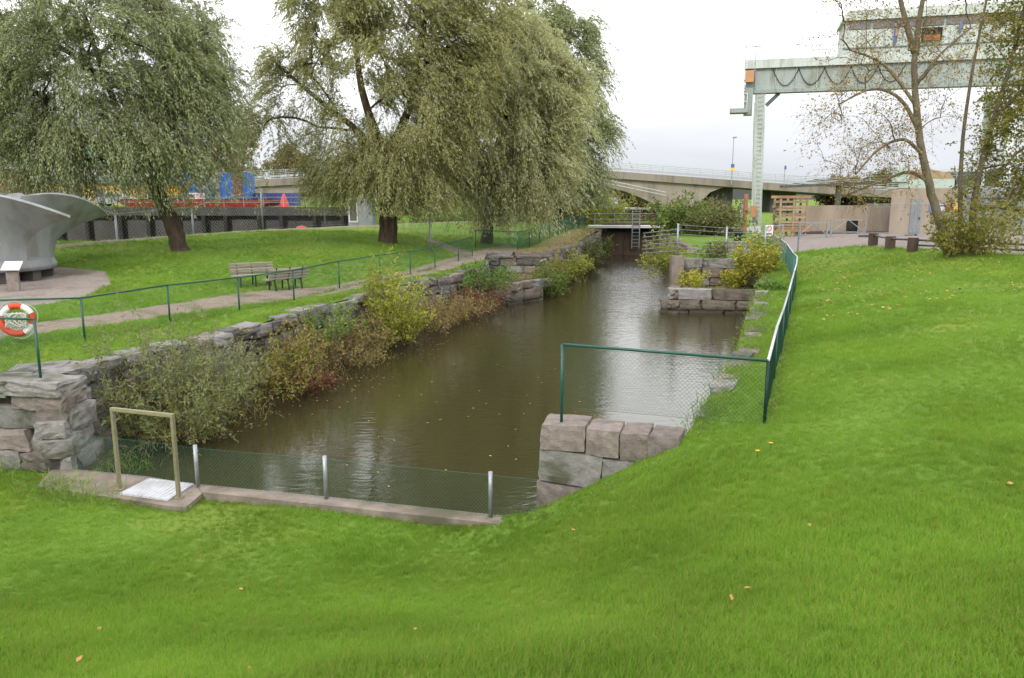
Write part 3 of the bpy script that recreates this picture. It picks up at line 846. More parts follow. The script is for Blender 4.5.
# the near right pier of squared blocks that carries the fence end
A, Bp = Vector((.46, 12.72, 0)), Vector((2.75, 11.95, 0))
ud = (Bp - A).normalized(); nd = Vector((ud.y, -ud.x, 0)); az_p = math.atan2(ud.y, ud.x)
w = thing('stone_pier', 'squared pinkish granite pier with the end of the green fence on top', 'pier', tuple(A + Vector((0, 0, -2.2))))
random.seed(31)
for (s0, s1, z0, z1, dep, out, i) in ((0, .78, -.42, .02, .72, .03, 0), (.79, 1.36, -.46, 0, .7, .02, 1), (1.37, 1.84, -.47, -.01, .7, .0, 3), (1.85, 2.35, -.44, -.03, .7, .01, 4),
                                     (-.02, 1.08, -1.02, -.43, .76, .03, 7), (1.09, 1.62, -.95, -.48, .74, .02, 8), (1.63, 2.35, -1.0, -.46, .7, 0, 6),
                                     (-.04, .80, -1.60, -1.03, .8, .04, 2), (.81, 1.6, -1.5, -.97, .76, .02, 5), (-.06, .85, -2.3, -1.61, .82, .05, 3)):
    c = A + ud * ((s0 + s1) / 2) - nd * (dep / 2 - out)
    stone(w, ROCK_PINK[i], (c.x, c.y, (z0 + z1) / 2 - .05), (s1 - s0, dep, z1 - z0), az_p, .012)
b = MB(); c = A + ud * 1.17 - nd * .38
b.box((c.x, c.y, -1.32), (2.2, .5, 2.0), az_p); b.build('core', 'mortar', w)

# left gate recess: low pier in the water with a higher wall behind
w = thing('low_pier', 'low squared stone pier standing out from the left bank mid canal', 'pier', (.6, 42, -2.3))
random.seed(33)
b = MB(); b.prism([(-1.2, 42.0), (0.05, 41.0), (1.6, 43.0), (1.95, 47.9), (-1.5, 47.9)], -2.5, -.86); b.build('core', 'soil', w)
LPR = [(-.95, 41.75), (.02, 40.85), (1.72, 42.85), (2.1, 47.5)]
wall_run(w, LPR, lambda s: -.78, -2.6, [.42, .55, .6], (.9, 1.7), .5, ROCK_BLOCK, side=1, tilt=.02, seed=34, jit=.02)
w = thing('recess_wall', 'stone quay wall with dry grass on top below the far green fence', 'wall', (3, 51, -2.3))
RCW = [(-1.6, 47.9), (2.05, 47.5), (4.4, 54), (8.3, 73.8), (9.0, 77.6)]
wall_core(w, RCW, lambda s: .38, -2.6, .8, 'mortar', side=1)
wall_run(w, RCW, lambda s: .42, -2.4, [.4, .5, .55, .55, .5], (1.0, 2.1), .6, ROCK_BLOCK + ROCK[:8], side=1, tilt=.03, seed=36, jit=.06)

# right gate recess: stepped pier
w = thing('stepped_pier', 'stepped brown stone pier on the far right bank with shrubs in its joints', 'pier', (9.6, 38.4, -2.3))
b = MB(); b.prism([(7.9, 38.1), (12.2, 37.6), (12.4, 40.9), (8.6, 41.2)], -2.5, -.9); b.build('core', 'soil', w)
FP = [(7.62, 37.95), (12.2, 37.45)]
wall_run(w, FP, lambda s: -.72, -2.5, [.55, .5, .55], (1.3, 2.3), .55, ROCK_BLOCK, side=1, tilt=.02, seed=41, jit=.02)
wall_run(w, [(7.62, 37.95), (8.3, 40.4), (11.3, 50), (13.5, 72), (14.7, 77.5)], lambda s: -.72 + min(1.2, max(0, (s - 2.6)) * 3), -2.5, [.55, .5, .55, .5, .5], (1.6, 3.0), .55, ROCK_BLOCK, side=-1, tilt=.02, seed=42, jit=.02)
BP = [(8.5, 40.6), (12.9, 40.2)]
wall_core(w, BP, lambda s: .5, -1.5, .6, 'mortar', side=1)
wall_run(w, BP, lambda s: .55, -1.0, [.5, .48, .42], (1.1, 1.9), .55, ROCK_BLOCK, side=1, tilt=.02, seed=43, jit=.05)
b = MB(); b.box((8.5, 40.3, -.16), (.62, .6, 1.75)); b.build('pillar', 'concrete', w)

# ------------------------------------------------------------------ dam with plate and frame
w = thing('dam_wall', 'low concrete dam across the near end of the canal', 'dam', (-3, 13, -2.4))
b = MB()
b.prism([(-5.92, 13.95), (-5.67, 13.54), (-3.17, 12.9), (.4, 11.98), (.5, 12.3), (-3.32, 13.32)], -2.6, -1.58)
b.build('sill', 'concrete', w)
b = MB()
b.prism([(-9.2, 14.95), (-8.9, 13.9), (-7.4, 13.40), (-6.05, 12.95), (-5.7, 12.88), (-5.665, 13.538), (-5.925, 13.952), (-7.04, 14.4)], -2.6, -1.60)
b.build('landing', 'concrete', w)
pl = thing('cover_plate', 'pale grey ribbed cover plate lying on the dam landing', 'plate', (-6.5, 13.7, -1.6))
b = MB(); b.prism([(-7.13, 13.46), (-6.95, 14.22), (-5.97, 13.93), (-6.12, 13.15)], -1.598, -1.565); b.build('sheet', 'plate', pl)
b = MB()
for i in range(12):
    t = (i + .5) / 12
    a = (-7.13 + t * 1.0, 13.46 - t * .3, -1.561); e = (-6.95 + t * .97, 14.22 - t * .29, -1.561)
    b.bar(a, e, .02, .006)
b.build('ribs', 'plate', pl)
fr = thing('metal_arch', 'tall brass coloured square tube frame over the cover plate', 'frame', (-6.6, 13.5, -1.6))
P1, P2 = Vector((-7.27, 13.74, -1.6)), Vector((-6.0, 13.32, -1.6))
for p in (P1, P2):
    b = MB(); b.bar(p, p + Vector((0, 0, 1.50)), .06, .06, up=(P2 - P1)); b.build('post', 'bronze', fr)
    b = MB(); b.box(p + Vector((0, 0, .008)), (.16, .16, .012)); b.build('foot_plate', 'bronze', fr)
b = MB(); dd = (P2 - P1).normalized() * .03
b.bar(P1 - dd + Vector((0, 0, 1.532)), P2 + dd + Vector((0, 0, 1.532)), .064, .062); b.build('top_bar', 'bronze', fr)

# ------------------------------------------------------------------ fences
def netting(b, p, q, z0, z1, pitch=.07, r=.0022, edge=True, zb=None):
    """diamond wire between two posts: straight wires clipped to the bay"""
    p, q = Vector(p), Vector(q)
    L = (q - p).xy.length
    u = Vector(((q - p).x / L, (q - p).y / L, 0))
    n = Vector((-u.y, u.x, 0))
    def P(s, h):
        t = s / L
        base = p.z + (q.z - p.z) * t
        return p + u * s + Vector((0, 0, base - p.z + h))
    H = z1 - z0
    k = -H
    segs = []
    while k < L:
        for sg in (1, -1):
            s0, s1 = k, k + H
            a0, a1 = max(0, s0), min(L, s1)
            if a1 - a0 > .005:
                h0, h1 = a0 - s0, a1 - s0
                if sg < 0: h0, h1 = H - h0, H - h1
                segs.append((P(a0, z0 + h0), P(a1, z0 + h1), sg))
        k += pitch
    for a, c, sg in segs:
        d = (c - a).normalized(); m = d.cross(n) * r; o = n * r
        sh = o * (.8 * sg)
        b.add([a - m + sh, a + m + sh, a + sh + o * 1.6, c - m + sh, c + m + sh, c + sh + o * 1.6], [(0, 1, 4, 3), (1, 2, 5, 4), (2, 0, 3, 5)])
    if edge:
        for h in (z0, z1): b.tube([P(0, h), P(L, h)], r * 1.5, 4)
def fence(root, pts, h, pr, rr_, m_post, m_rail, m_net, rail=True, pitch=.07, wire=.0022, z_of=None, netz=(.04, -.04), smooth_rail=False, cap=True):
    for i, p in enumerate(pts):
        b = MB(); b.tube([(p[0], p[1], p[2] - .25), (p[0], p[1], p[2] + (p[3] if len(p) > 3 else h) - .005)], pr, 8); b.build('post', m_post, root, True)
    for i, (p, q) in enumerate(zip(pts, pts[1:])):
        P_, Q_ = Vector(p[:3]), Vector(q[:3])
        if rail:
            b = MB(); b.tube([P_ + Vector((0, 0, h)), Q_ + Vector((0, 0, h))], rr_, 8); b.build('rail', m_rail, root, True)
        b = MB(); netting(b, P_, Q_, netz[0], h + netz[1], pitch, wire); b.build('netting', m_net, root)
# near right fence: short arm over the pier, then along the bank
f1 = thing('green_fence', 'green chain link fence along the right bank turning out over the stone pier', 'fence', (4.1, 12.3, 0))
fence(f1, [(.84, 12.80, .19, 1.12), (4.15, 12.38, .0)], 1.12, .027, .027, 'green_paint', 'green_paint', 'green_wire', pitch=.075, wire=.0018)
RF = [(4.15, 12.38), (5.3, 15.4), (6.5, 18.5), (7.7, 21.6), (8.9, 24.75), (10.1, 27.9), (11.25, 30.9), (12.35, 33.9), (13.25, 36.9), (13.95, 39.8), (14.35, 42.6), (14.5, 45.2), (14.3, 47.6)]
RF3 = [(x, y, gz(x, y) + (.0 if i else .02)) for i, (x, y) in enumerate(RF)]
RF3[0] = (4.15, 12.38, 0.0)
fence(f1, RF3[0:1] + RF3[1:], 1.12, .027, .026, 'green_paint', 'galv_rail', 'green_wire', pitch=.062, wire=.0030)
# left bank fence
f2 = thing('green_fence', 'long green chain link fence between the footpath and the left wall', 'fence', (-8.8, 25.3, 0))
LF = [(-14.6, 19.0), (-11.15, 20.05), (-10.15, 22.9), (-8.95, 25.4), (-7.98, 28.4), (-7.1, 32.0), (-5.95, 35.2), (-4.95, 38.0), (-4.0, 40.6), (-3.0, 43.8), (-2.35, 46.6)]
fence(f2, [(x, y, gz(x, y)) for x, y in LF], 1.12, .027, .026, 'green_paint', 'green_paint', 'green_wire', pitch=.075, wire=.0017)
f3 = thing('green_fence', 'short return of green fence ending on the near left corner stones', 'fence', (-9.5, 15.3, 0))
fence(f3, [(-9.46, 15.28, .12), (-12.2, 15.95, .1), (-14.6, 16.6, .1), (-14.6, 18.9, .1)], 1.22, .027, .026, 'green_paint', 'green_paint', 'green_wire', pitch=.075, wire=.0017)
f4 = thing('green_fence', 'far green chain link fence on top of the left quay wall', 'fence', (3, 55, .4))
F4 = [(-2.35, 50.8), (.35, 49.6), (1.15, 52.6), (1.95, 55.6), (2.8, 58.6), (3.6, 61.6), (4.4, 64.6), (5.2, 67.6), (6.0, 70.6), (6.8, 73.4)]
fence(f4, [(x, y, gz(x, y)) for x, y in F4], 1.15, .03, .026, 'green_paint', 'green_paint', 'green_wire', pitch=.075, wire=.0030)
# low netting on the dam
f5 = thing('dam_fence', 'low green netting on galvanised posts along the dam', 'fence', (-3, 13.2, -1.6))
DF = [(-8.75, 14.75, -1.6), (-7.1, 14.33, -1.6), (-5.86, 13.84, -1.58), (-3.32, 13.22, -1.58), (-.36, 12.42, -1.58), (.42, 12.2, -1.58)]
for i, p in enumerate(DF):
    if i in (2, 3, 4):
        b = MB(); b.tube([p, (p[0], p[1], p[2] + .80)], .038, 10); o = b.build('post', 'galv', f5, True)
for p, q in zip(DF, DF[1:]):
    b = MB(); netting(b, p, q, .02, .74, .072, .0019); b.build('netting', 'green_wire', f5)
# tall mesh fence along the ridge path
f6 = thing('mesh_fence', 'tall grey mesh fence along the path on the ridge', 'fence', (-18, 55, 1.3))
F6 = [(-36.5, 39.9), (-31, 40.9), (-26.2, 43.4), (-23.8, 47.4), (-21.2, 52.4), (-18.2, 57.6), (-14.9, 62.9), (-11.2, 68.4)]
for i, (x, y) in enumerate(F6):
    b = MB(); b.tube([(x, y, gz(x, y) - .2), (x, y, gz(x, y) + 3.0)], .06, 8); b.build('post', 'galv', f6, True)
for (x, y), (x2, y2) in zip(F6, F6[1:]):
    b = MB(); netting(b, (x, y, gz(x, y)), (x2, y2, gz(x2, y2)), .1, 2.9, .25, .004); b.build('netting', 'galv', f6)
    b = MB(); b.tube([(x, y, gz(x, y) + 2.95), (x2, y2, gz(x2, y2) + 2.95)], .022, 6); b.build('rail', 'galv', f6)

# ------------------------------------------------------------------ life ring on the fence
lr = thing('life_ring', 'red and white life ring with white rope hanging on the green fence', 'life ring', (-12.55, 19.55, .62))
c0 = Vector((-12.52, 19.52, .66)); axn = Vector((.30, -.92, .12)).normalized()
ex = axn.cross(Vector((0, 0, 1))).normalized(); ey = ex.cross(axn)
for k in range(8):
    b = MB()
    pts = []
    for j in range(9):
        a = 2 * math.pi * (k + j / 8) / 8 + .35
        pts.append(c0 + (ex * math.cos(a) + ey * math.sin(a)) * .35)
    b.tube(pts, .078, 10, cap=False)
    b.build('ring_segment', 'ring_red' if k in (1, 2, 5, 6, 7) and k != 2 or k == 3 else 'white_paint', lr, True)
b = MB()
for k in range(4):
    pts = []
    for j in range(9):
        a = 2 * math.pi * (k + j / 8) / 4 + .35
        pts.append(c0 + (ex * math.cos(a) + ey * math.sin(a)) * (.42 + .07 * math.sin(math.pi * j / 8)))
    b.tube(pts, .011, 5)
b.build('rope', 'rope', lr)
b = MB()
pts = [c0 + ex * (.30 * math.sin(t * 9)) * .8 + ey * (.18 * math.sin(t * 13 + 1)) + axn * (.08 + .015 * t) for t in np.linspace(0, 5, 60)]
b.tube(pts, .018, 5); b.build('rope_bundle', 'rope', lr)

# ------------------------------------------------------------------ turbine runner on its yard
def lthing(name, label, cat, loc, rz=0.0, group=None):
    e = thing(name, label, cat, loc, group)
    e.rotation_euler.z = rz
    ORG[e.name] = Vector((0, 0, 0))
    return e
tr = lthing('turbine_runner', 'big grey steel turbine runner with flaring blades on stone blocks', 'turbine runner', (-21.75, 32.6, gz(-21.5, 32)), R(-24))
b = MB(); b.lathe([(1.0, .40), (2.42, .40), (2.42, .62), (2.36, .66), (2.36, .80), (2.28, .86), (1.75, 1.3), (1.45, 1.9), (1.1, 2.2), (.02, 2.3)], (0, 0, 0), 48); b.build('hub', 'turbine_steel', tr, True)
for k in range(7):
    th0 = k * 2 * math.pi / 7
    nu, nv = 14, 14
    vs = []
    for i in range(nu + 1):
        u = i / nu
        for j in range(nv + 1):
            v = j / nv
            r1 = 4.55 - 2.2 * u ** 1.1
            z1 = 2.6 + 1.05 * math.sin(min(1, u * 1.25) * math.pi / 2) - .25 * u * u
            r_ = 2.3 - .25 * u + (r1 - 2.3 + .25 * u) * v ** 2.8
            z_ = .8 + (z1 - .8) * v ** .92
            th = th0 - u * (1.08 - .10 * v) + .10 * v * v
            vs.append((r_ * math.cos(th), r_ * math.sin(th), z_))
    b = MB(); b.add(vs, [(i * (nv + 1) + j, (i + 1) * (nv + 1) + j, (i + 1) * (nv + 1) + j + 1, i * (nv + 1) + j + 1) for i in range(nu) for j in range(nv)])
    o = b.build('blade', 'turbine_steel', tr, True)
    md = o.modifiers.new('thick', 'SOLIDIFY'); md.thickness = .11; md.offset = 0
    md = o.modifiers.new('crisp', 'EDGE_SPLIT'); md.split_angle = R(40)
for k in range(10):
    a = k * 2 * math.pi / 10 + .2
    b = MB(); b.box((2.0 * math.cos(a), 2.0 * math.sin(a), .16), (.5, .42, .5), a); b.build('support_block', 'concrete_grey', tr)
sg = lthing('information_board', 'small white slanted information board on a brown stone post', 'sign', (-18.75, 29.3, gz(-18.75, 29.3)), R(12))
b = MB(); b.prism([(-.2, -.12), (.2, -.12), (.17, .12), (-.17, .12)], -.1, .82); b.build('post', 'granite_pink', sg)
b = MB(); b.bar((0, -.24, .80), (0, .22, 1.08), .62, .05); b.build('board', 'white_paint', sg)
sg = lthing('information_board', 'white tilted panel leaning against the turbine runner', 'sign', (-19.55, 29.3, gz(-19.5, 29.3)), R(20))
b = MB(); b.bar((-.2, 0, 1.0), (.35, 0.1, 1.75), .5, .05); b.build('panel', 'white_paint', sg)
b = MB(); b.bar((-.1, .06, -.1), (-.1, .06, 1.2), .08); b.build('post', 'galv', sg)

# ------------------------------------------------------------------ benches
def bench(loc, rz, label):
    t = lthing('park_bench', label, 'bench', loc, rz, 'wooden benches by the footpath')
    for i in range(4):
        b = MB(); b.box((0, -.12 - i * .115, .44 + .006 * i), (1.75, .095, .04)); b.build('seat_slat', 'bench_wood', t)
    for i in range(4):
        b = MB(); b.bar((-.875, .03 + i * .035, .53 + i * .112), (.875, .03 + i * .035, .53 + i * .112), .035, .098, up=(0, -.3, 1)); b.build('back_slat', 'bench_wood', t)
    for x in (-.6, .0, .6):
        b = MB()
        b.bar((x, -.44, .42), (x, -.46, -.06), .05, .05); b.bar((x, -.03, .41), (x, .07, -.06), .05, .05)
        b.bar((x, -.47, .41), (x, -.02, .41), .05, .04); b.bar((x, -.01, .42), (x, .17, .93), .045, .03)
        b.build('leg', 'black_iron', t)
bench((-10.75, 32.3, gz(-10.7, 32.2)), R(33), 'grey wooden bench facing the canal beside the footpath')
bench((-9.05, 31.5, gz(-9, 31.4)), R(228), 'grey wooden bench with its back to the canal')

# ------------------------------------------------------------------ plants and trees
def ribbon(P0, P1, w, rng):
    d = unit(P1 - P0)
    x = unit(np.cross(d, rng.normal(size=d.shape))) * w[:, None] / 2
    return np.stack([P0 - x, P0 + x, P1 + x * .7, P1 - x * .7], 1)
def spray(S, D, L, G, npl, leaf, rng, t0=.12, splay=.55, off=.03, Lvar=.35):
    """leaves along drooping shoots"""
    T = len(S)
    t = rng.uniform(t0, 1.0, (T, npl))
    P = S[:, None] + D[:, None] * (L[:, None] * t)[..., None]
    P[..., 2] -= (G * L)[:, None] * t ** 2
    tg = np.repeat(D[:, None], npl, 1).copy()
    tg[..., 2] -= 2 * G[:, None] * t
    P = P.reshape(-1, 3); tg = unit(tg.reshape(-1, 3))
    n = len(P)
    P = P + rng.normal(0, off, (n, 3))
    dr = tg + rng.normal(0, splay, (n, 3))
    k = 1 + rng.uniform(-Lvar, Lvar, n)
    return leaves(P, dr, leaf[0] * k, leaf[1] * k, rng)
def shoots(S, D, L, G, w, rng, seg=4):
    out = []
    t = np.linspace(0, 1, seg + 1)
    for a, c in zip(t, t[1:]):
        p = S + D * (L * a)[:, None]; q = S + D * (L * c)[:, None]
        p = p.copy(); q = q.copy()
        p[:, 2] -= G * L * a * a; q[:, 2] -= G * L * c * c
        out.append(ribbon(p, q, np.full(len(S), w * (1 - .7 * a)), rng))
    return np.concatenate(out)
def tree(name, label, base, limbs, ells, ncl, ntw, npl, leaf, tl, droop, lm, bark, seed, group=None, up=.15, mind=.8, tw=.012, splay=.55, rt=.02, spread=.5, cat='tree', out_bias=.5, smooth=True, off=.03, clear=0.0, plume=0.0):
    rng = np.random.default_rng(seed)
    t = thing(name, label, cat, base, group)
    nodes, par, rad = [], [], []
    b = MB()
    for pts, r0, r1 in limbs:
        pts = [np.array(p, float) for p in pts]
        # smooth the limb and give it a little wander
        fine = []
        for i in range(len(pts) - 1):
            p0 = pts[max(0, i - 1)]; p1 = pts[i]; p2 = pts[i + 1]; p3 = pts[min(len(pts) - 1, i + 2)]
            for k in range(5):
                u = k / 5
                fine.append(.5 * ((2 * p1) + (-p0 + p2) * u + (2 * p0 - 5 * p1 + 4 * p2 - p3) * u * u + (-p0 + 3 * p1 - 3 * p2 + p3) * u ** 3))
        fine.append(pts[-1])
        n = len(fine)
        rr2 = [r0 + (r1 - r0) * (i / (n - 1)) ** .8 for i in range(n)]
        if r0 > .25: rr2[0] *= 1.35; rr2[1] *= 1.12
        fine = [p + rng.normal(0, .07 * rr2[i], 3) * (0 < i) for i, p in enumerate(fine)]
        b.tube(fine, rr2, 9)
        k0 = len(nodes)
        for i, p in enumerate(fine):
            if p[2] - base[2] > 1.6:
                nodes.append(p); par.append(-1); rad.append(rr2[i])
    b.build('trunk', bark, t, True)
    vol = np.array([e[1][0] * e[1][1] * e[1][2] for e in ells]) ** .75
    C = []
    tries = 0
    while len(C) < ncl and tries < ncl * 40:
        tries += 1
        e = ells[rng.choice(len(ells), p=vol / vol.sum())]
        d = unit(rng.normal(size=3)[None])[0]
        p = np.array(e[0]) + d * np.array(e[1]) * rng.uniform(.12, 1) ** .42
        if all(np.linalg.norm(p - c) > mind for c in C): C.append(p)
    C = np.array(C)
    NB = np.array(nodes)
    order = np.argsort(np.min(np.linalg.norm(C[:, None] - NB[None], axis=-1), axis=1))
    paths, leafnode = [], []
    for ci in order:
        c = C[ci]
        Na = np.array(nodes)
        dist = np.linalg.norm(Na - c, axis=1) + 1.2 * np.maximum(0, Na[:, 2] - c[2] + .2)
        j = int(np.argmin(dist))
        a = Na[j]
        ctrl = (a + c) / 2 + np.array([0, 0, up * np.linalg.norm(c - a)]) + rng.normal(0, .08 * np.linalg.norm(c - a) + .01, 3)
        prev = j
        pl_ = [j]
        m_ = max(3, int(np.linalg.norm(c - a) / .7))
        for k in range(1, m_ + 1):
            u = k / m_
            q = a * (1 - u) ** 2 + ctrl * 2 * u * (1 - u) + c * u * u
            nodes.append(q); par.append(prev); rad.append(0); prev = len(nodes) - 1; pl_.append(prev)
        paths.append(pl_); leafnode.append(prev)
    cnt = np.zeros(len(nodes))
    for n_i in leafnode:
        while n_i >= 0:
            cnt[n_i] += 1; n_i = par[n_i]
    b = MB()
    for pl_ in paths:
        r = [rt * max(1, cnt[q]) ** .55 for q in pl_]
        r[0] = min(r[1] * 1.1, r[0] if r[0] > 0 else 9)
        b.tube([nodes[q] for q in pl_], r, 5, cap=False)
    tag(b.build('branches', bark, t, True), kind='stuff')
    cen = np.array([np.mean([e[0] for e in ells], 0)])
    S = np.repeat(C, ntw, 0) + rng.normal(0, .16, (len(C) * ntw, 3)) * spread * 2
    D = unit(rng.normal(size=S.shape) + out_bias * unit(S - cen) + np.array([0, 0, .25]))
    L = rng.uniform(tl[0], tl[1], len(S)); G = rng.uniform(droop[0], droop[1], len(S))
    if plume:                                   # the shoots of one bough hang the same way, like a plume
        cd = unit(out_bias * unit(C - cen) + rng.normal(0, .45, C.shape) + np.array([.28, -.1, .25]))
        D = unit(np.repeat(cd, ntw, 0) + rng.normal(0, plume, S.shape))
        L = L * np.repeat(rng.uniform(.7, 1.25, len(C)), ntw)
        G = np.repeat(rng.uniform(droop[0], droop[1], len(C)), ntw) * rng.uniform(.85, 1.15, len(S))
        S = np.repeat(C, ntw, 0) + rng.normal(0, .30, S.shape)
    V = spray(S, D, L, G, npl, leaf, rng, splay=splay, off=off)
    if clear: V = V[V[:, 2, 2] > base[2] + clear]
    o = npmesh('crown', V, lm, t); tag(o, kind='stuff')
    o = npmesh('twigs', shoots(S, D, L, G, tw, rng), 'twig', t); tag(o, kind='stuff')
    return t
def bush(name, label, base, h, spread, nst, npl, leaf, lm, stem='twig', seed=1, lean=(0, 0), droop=.25, off=.05, group=None, splay=.8, foot=.3, cat='shrub', tw=.012, t0=.12, sub=3, lm2=None, share=.35):
    rng = np.random.default_rng(seed)
    t = thing(name, label, cat, base, group)
    a = rng.uniform(0, 2 * math.pi, nst)
    r = np.sqrt(rng.uniform(0, 1, nst))
    S = np.array(base) + np.stack([np.cos(a) * r * spread * foot, np.sin(a) * r * spread * foot, np.full(nst, -.08)], 1)
    D = np.stack([np.cos(a) * r * spread + lean[0] + rng.normal(0, .12 * spread, nst), np.sin(a) * r * spread + lean[1] + rng.normal(0, .12 * spread, nst), h * rng.uniform(.6, 1.12, nst) * (1.1 - .35 * r)], 1)
    L = np.linalg.norm(D, axis=1); D = unit(D)
    G = rng.uniform(0, droop, nst)
    st = npmesh('stems', shoots(S, D, L, G, tw, rng), stem, t); tag(st, kind='stuff')
    if sub:                                     # side shoots carry most leaves
        u = rng.uniform(.2, 1, (nst, sub))
        S2 = S[:, None] + D[:, None] * (L[:, None] * u)[..., None]; S2[..., 2] -= (G * L)[:, None] * u * u
        S2 = S2.reshape(-1, 3)
        D2 = unit(np.repeat(D, sub, 0) * .6 + rng.normal(0, .6, (nst * sub, 3)))
        L2 = np.repeat(L, sub) * rng.uniform(.15, .38, nst * sub)
        V = np.concatenate([spray(S, D, L, G, npl, leaf, rng, splay=splay, off=off, t0=t0), spray(S2, D2, L2, np.full(len(S2), .3), npl // 2 + 1, leaf, rng, splay=splay, off=off * .6, t0=.05)])
    else:
        V = spray(S, D, L, G, npl, leaf, rng, splay=splay, off=off, t0=t0)
    if lm2:
        k = rng.uniform(size=len(V)) < share
        tag(npmesh('foliage', V[k], lm2, t), kind='stuff'); V = V[~k]
    o = npmesh('foliage', V, lm, t); tag(o, kind='stuff')
    return t

# --- the four willows
wl = [(.19, .052), (.19, .052)]
tree('willow_tree', 'leftmost willow with leaning trunk beside the turbine runner', (-17.06, 40.3, gz(-17.06, 40.3)),
     [([(-17.0, 40.3, .7), (-17.25, 40.3, 2.0), (-17.75, 40.3, 3.5), (-18.1, 40.3, 4.6)], .46, .36),
      ([(-18.0, 40.3, 4.2), (-18.9, 40.5, 6.2), (-20.2, 40.8, 9.0), (-21, 40.6, 12.5)], .28, .10),
      ([(-17.9, 40.3, 4.0), (-17.4, 40.4, 7), (-16.9, 40.2, 10.5), (-17.2, 40.5, 14.5)], .27, .10),
      ([(-18.0, 40.3, 4.3), (-20.0, 39.8, 5.8), (-22.8, 39.5, 7.5)], .20, .08)],
     [((-18.6, 40.2, 11.2), (4.6, 4, 4.6)), ((-22.6, 40, 8.5), (3.8, 3.6, 4.2)), ((-16.2, 40, 8.4), (1.9, 3, 4.2)), ((-19.4, 39.4, 7.0), (3.4, 3, 2.2)), ((-24.5, 39.5, 7.0), (2.6, 2.8, 2.3)), ((-25.5, 40, 12), (3, 3, 3))],
     370, 24, 32, (.16, .044), (.9, 2.2), (.5, 1.2), 'willow_leaf_green', 'bark', 51, 'willows on the left bank', mind=.5, splay=.27, spread=.42, clear=1.5, plume=.30, out_bias=.9, off=.045)
tree('willow_tree', 'big willow above the benches with a limb reaching left', (-7.71, 48.5, gz(-7.71, 48.5)),
     [([(-7.71, 48.5, .6), (-7.6, 48.5, 2.2), (-7.4, 48.5, 4.2), (-7.6, 48.5, 6.4)], .62, .44),
      ([(-7.5, 48.5, 5.2), (-9.4, 48.8, 7.6), (-11.4, 49, 9.2), (-14.2, 49.2, 11.6)], .30, .08),
      ([(-7.6, 48.5, 6.0), (-8.9, 48.8, 9.5), (-9.3, 49, 13), (-9, 49, 17)], .32, .08),
      ([(-7.5, 48.5, 6.0), (-6.0, 48.6, 9.5), (-5.2, 48.6, 13.5), (-4.8, 48.8, 17)], .32, .08),
      ([(-7.5, 48.5, 4.6), (-5.8, 47.8, 6.6), (-4.2, 47, 8.6)], .22, .08)],
     [((-6.8, 48.3, 13.4), (4.4, 3.6, 4.6)), ((-5.5, 47.5, 8.2), (3.0, 3, 3.6)), ((-10.2, 48.4, 6.6), (3.2, 3, 2.6)), ((-12.6, 49, 11.0), (2.5, 2.2, 2.2)), ((-14.6, 49, 8.6), (1.5, 1.5, 1.7)), ((-10.0, 49, 15.2), (3.4, 3, 3)), ((-7.6, 47.4, 5.4), (3.0, 2.4, 1.7)), ((-3.2, 48, 13.5), (3, 3, 4)), ((-9.8, 47.4, 5.4), (2.4, 2, 1.3)), ((-5.2, 47.2, 5.2), (2.2, 2, 1.6)), ((-4.2, 47.6, 9.8), (2.4, 2.4, 2.6))],
     410, 24, 32, (.17, .046), (.9, 2.2), (.5, 1.2), 'willow_leaf', 'bark', 52, 'willows on the left bank', mind=.5, splay=.27, spread=.42, clear=1.5, plume=.30, out_bias=.9, off=.045)
tree('willow_tree', 'pale drooping willow nearest the canal with foliage hiding its trunk', (-1.75, 54, gz(-1.75, 54)),
     [([(-1.75, 54, .2), (-1.7, 54, 2.2), (-1.5, 54, 4.4), (-1.2, 54, 6.6)], .46, .34),
      ([(-1.4, 54, 5.4), (-2.6, 53.4, 8), (-3.4, 53.2, 10.6)], .25, .09),
      ([(-1.3, 54, 6), (-.4, 53.8, 9), (.2, 54, 12.5)], .25, .09),
      ([(-1.5, 54, 4.8), (.6, 53.2, 6.6), (2.0, 53, 7.8)], .2, .08)],
     [((-1.6, 52.8, 7.9), (3.5, 2.8, 3.0)), ((-.2, 53.2, 10.6), (3.0, 3, 2.8)), ((1.6, 53, 5.8), (2.1, 2.2, 2.3)), ((-3.8, 53, 6.2), (1.9, 2, 2.3)), ((.3, 54.5, 13.2), (2.6, 2.4, 2.4)), ((-1.0, 53.0, 5.0), (2.4, 1.8, 1.4)), ((-1.6, 52.4, 2.6), (.8, .8, .9)), ((3.0, 53.4, 9.6), (1.8, 2, 3))],
     310, 24, 32, (.18, .05), (.9, 2.2), (.5, 1.3), 'willow_leaf_grey', 'bark', 53, 'willows on the left bank', mind=.5, splay=.27, spread=.42, clear=.5, plume=.30, out_bias=.9, off=.045)
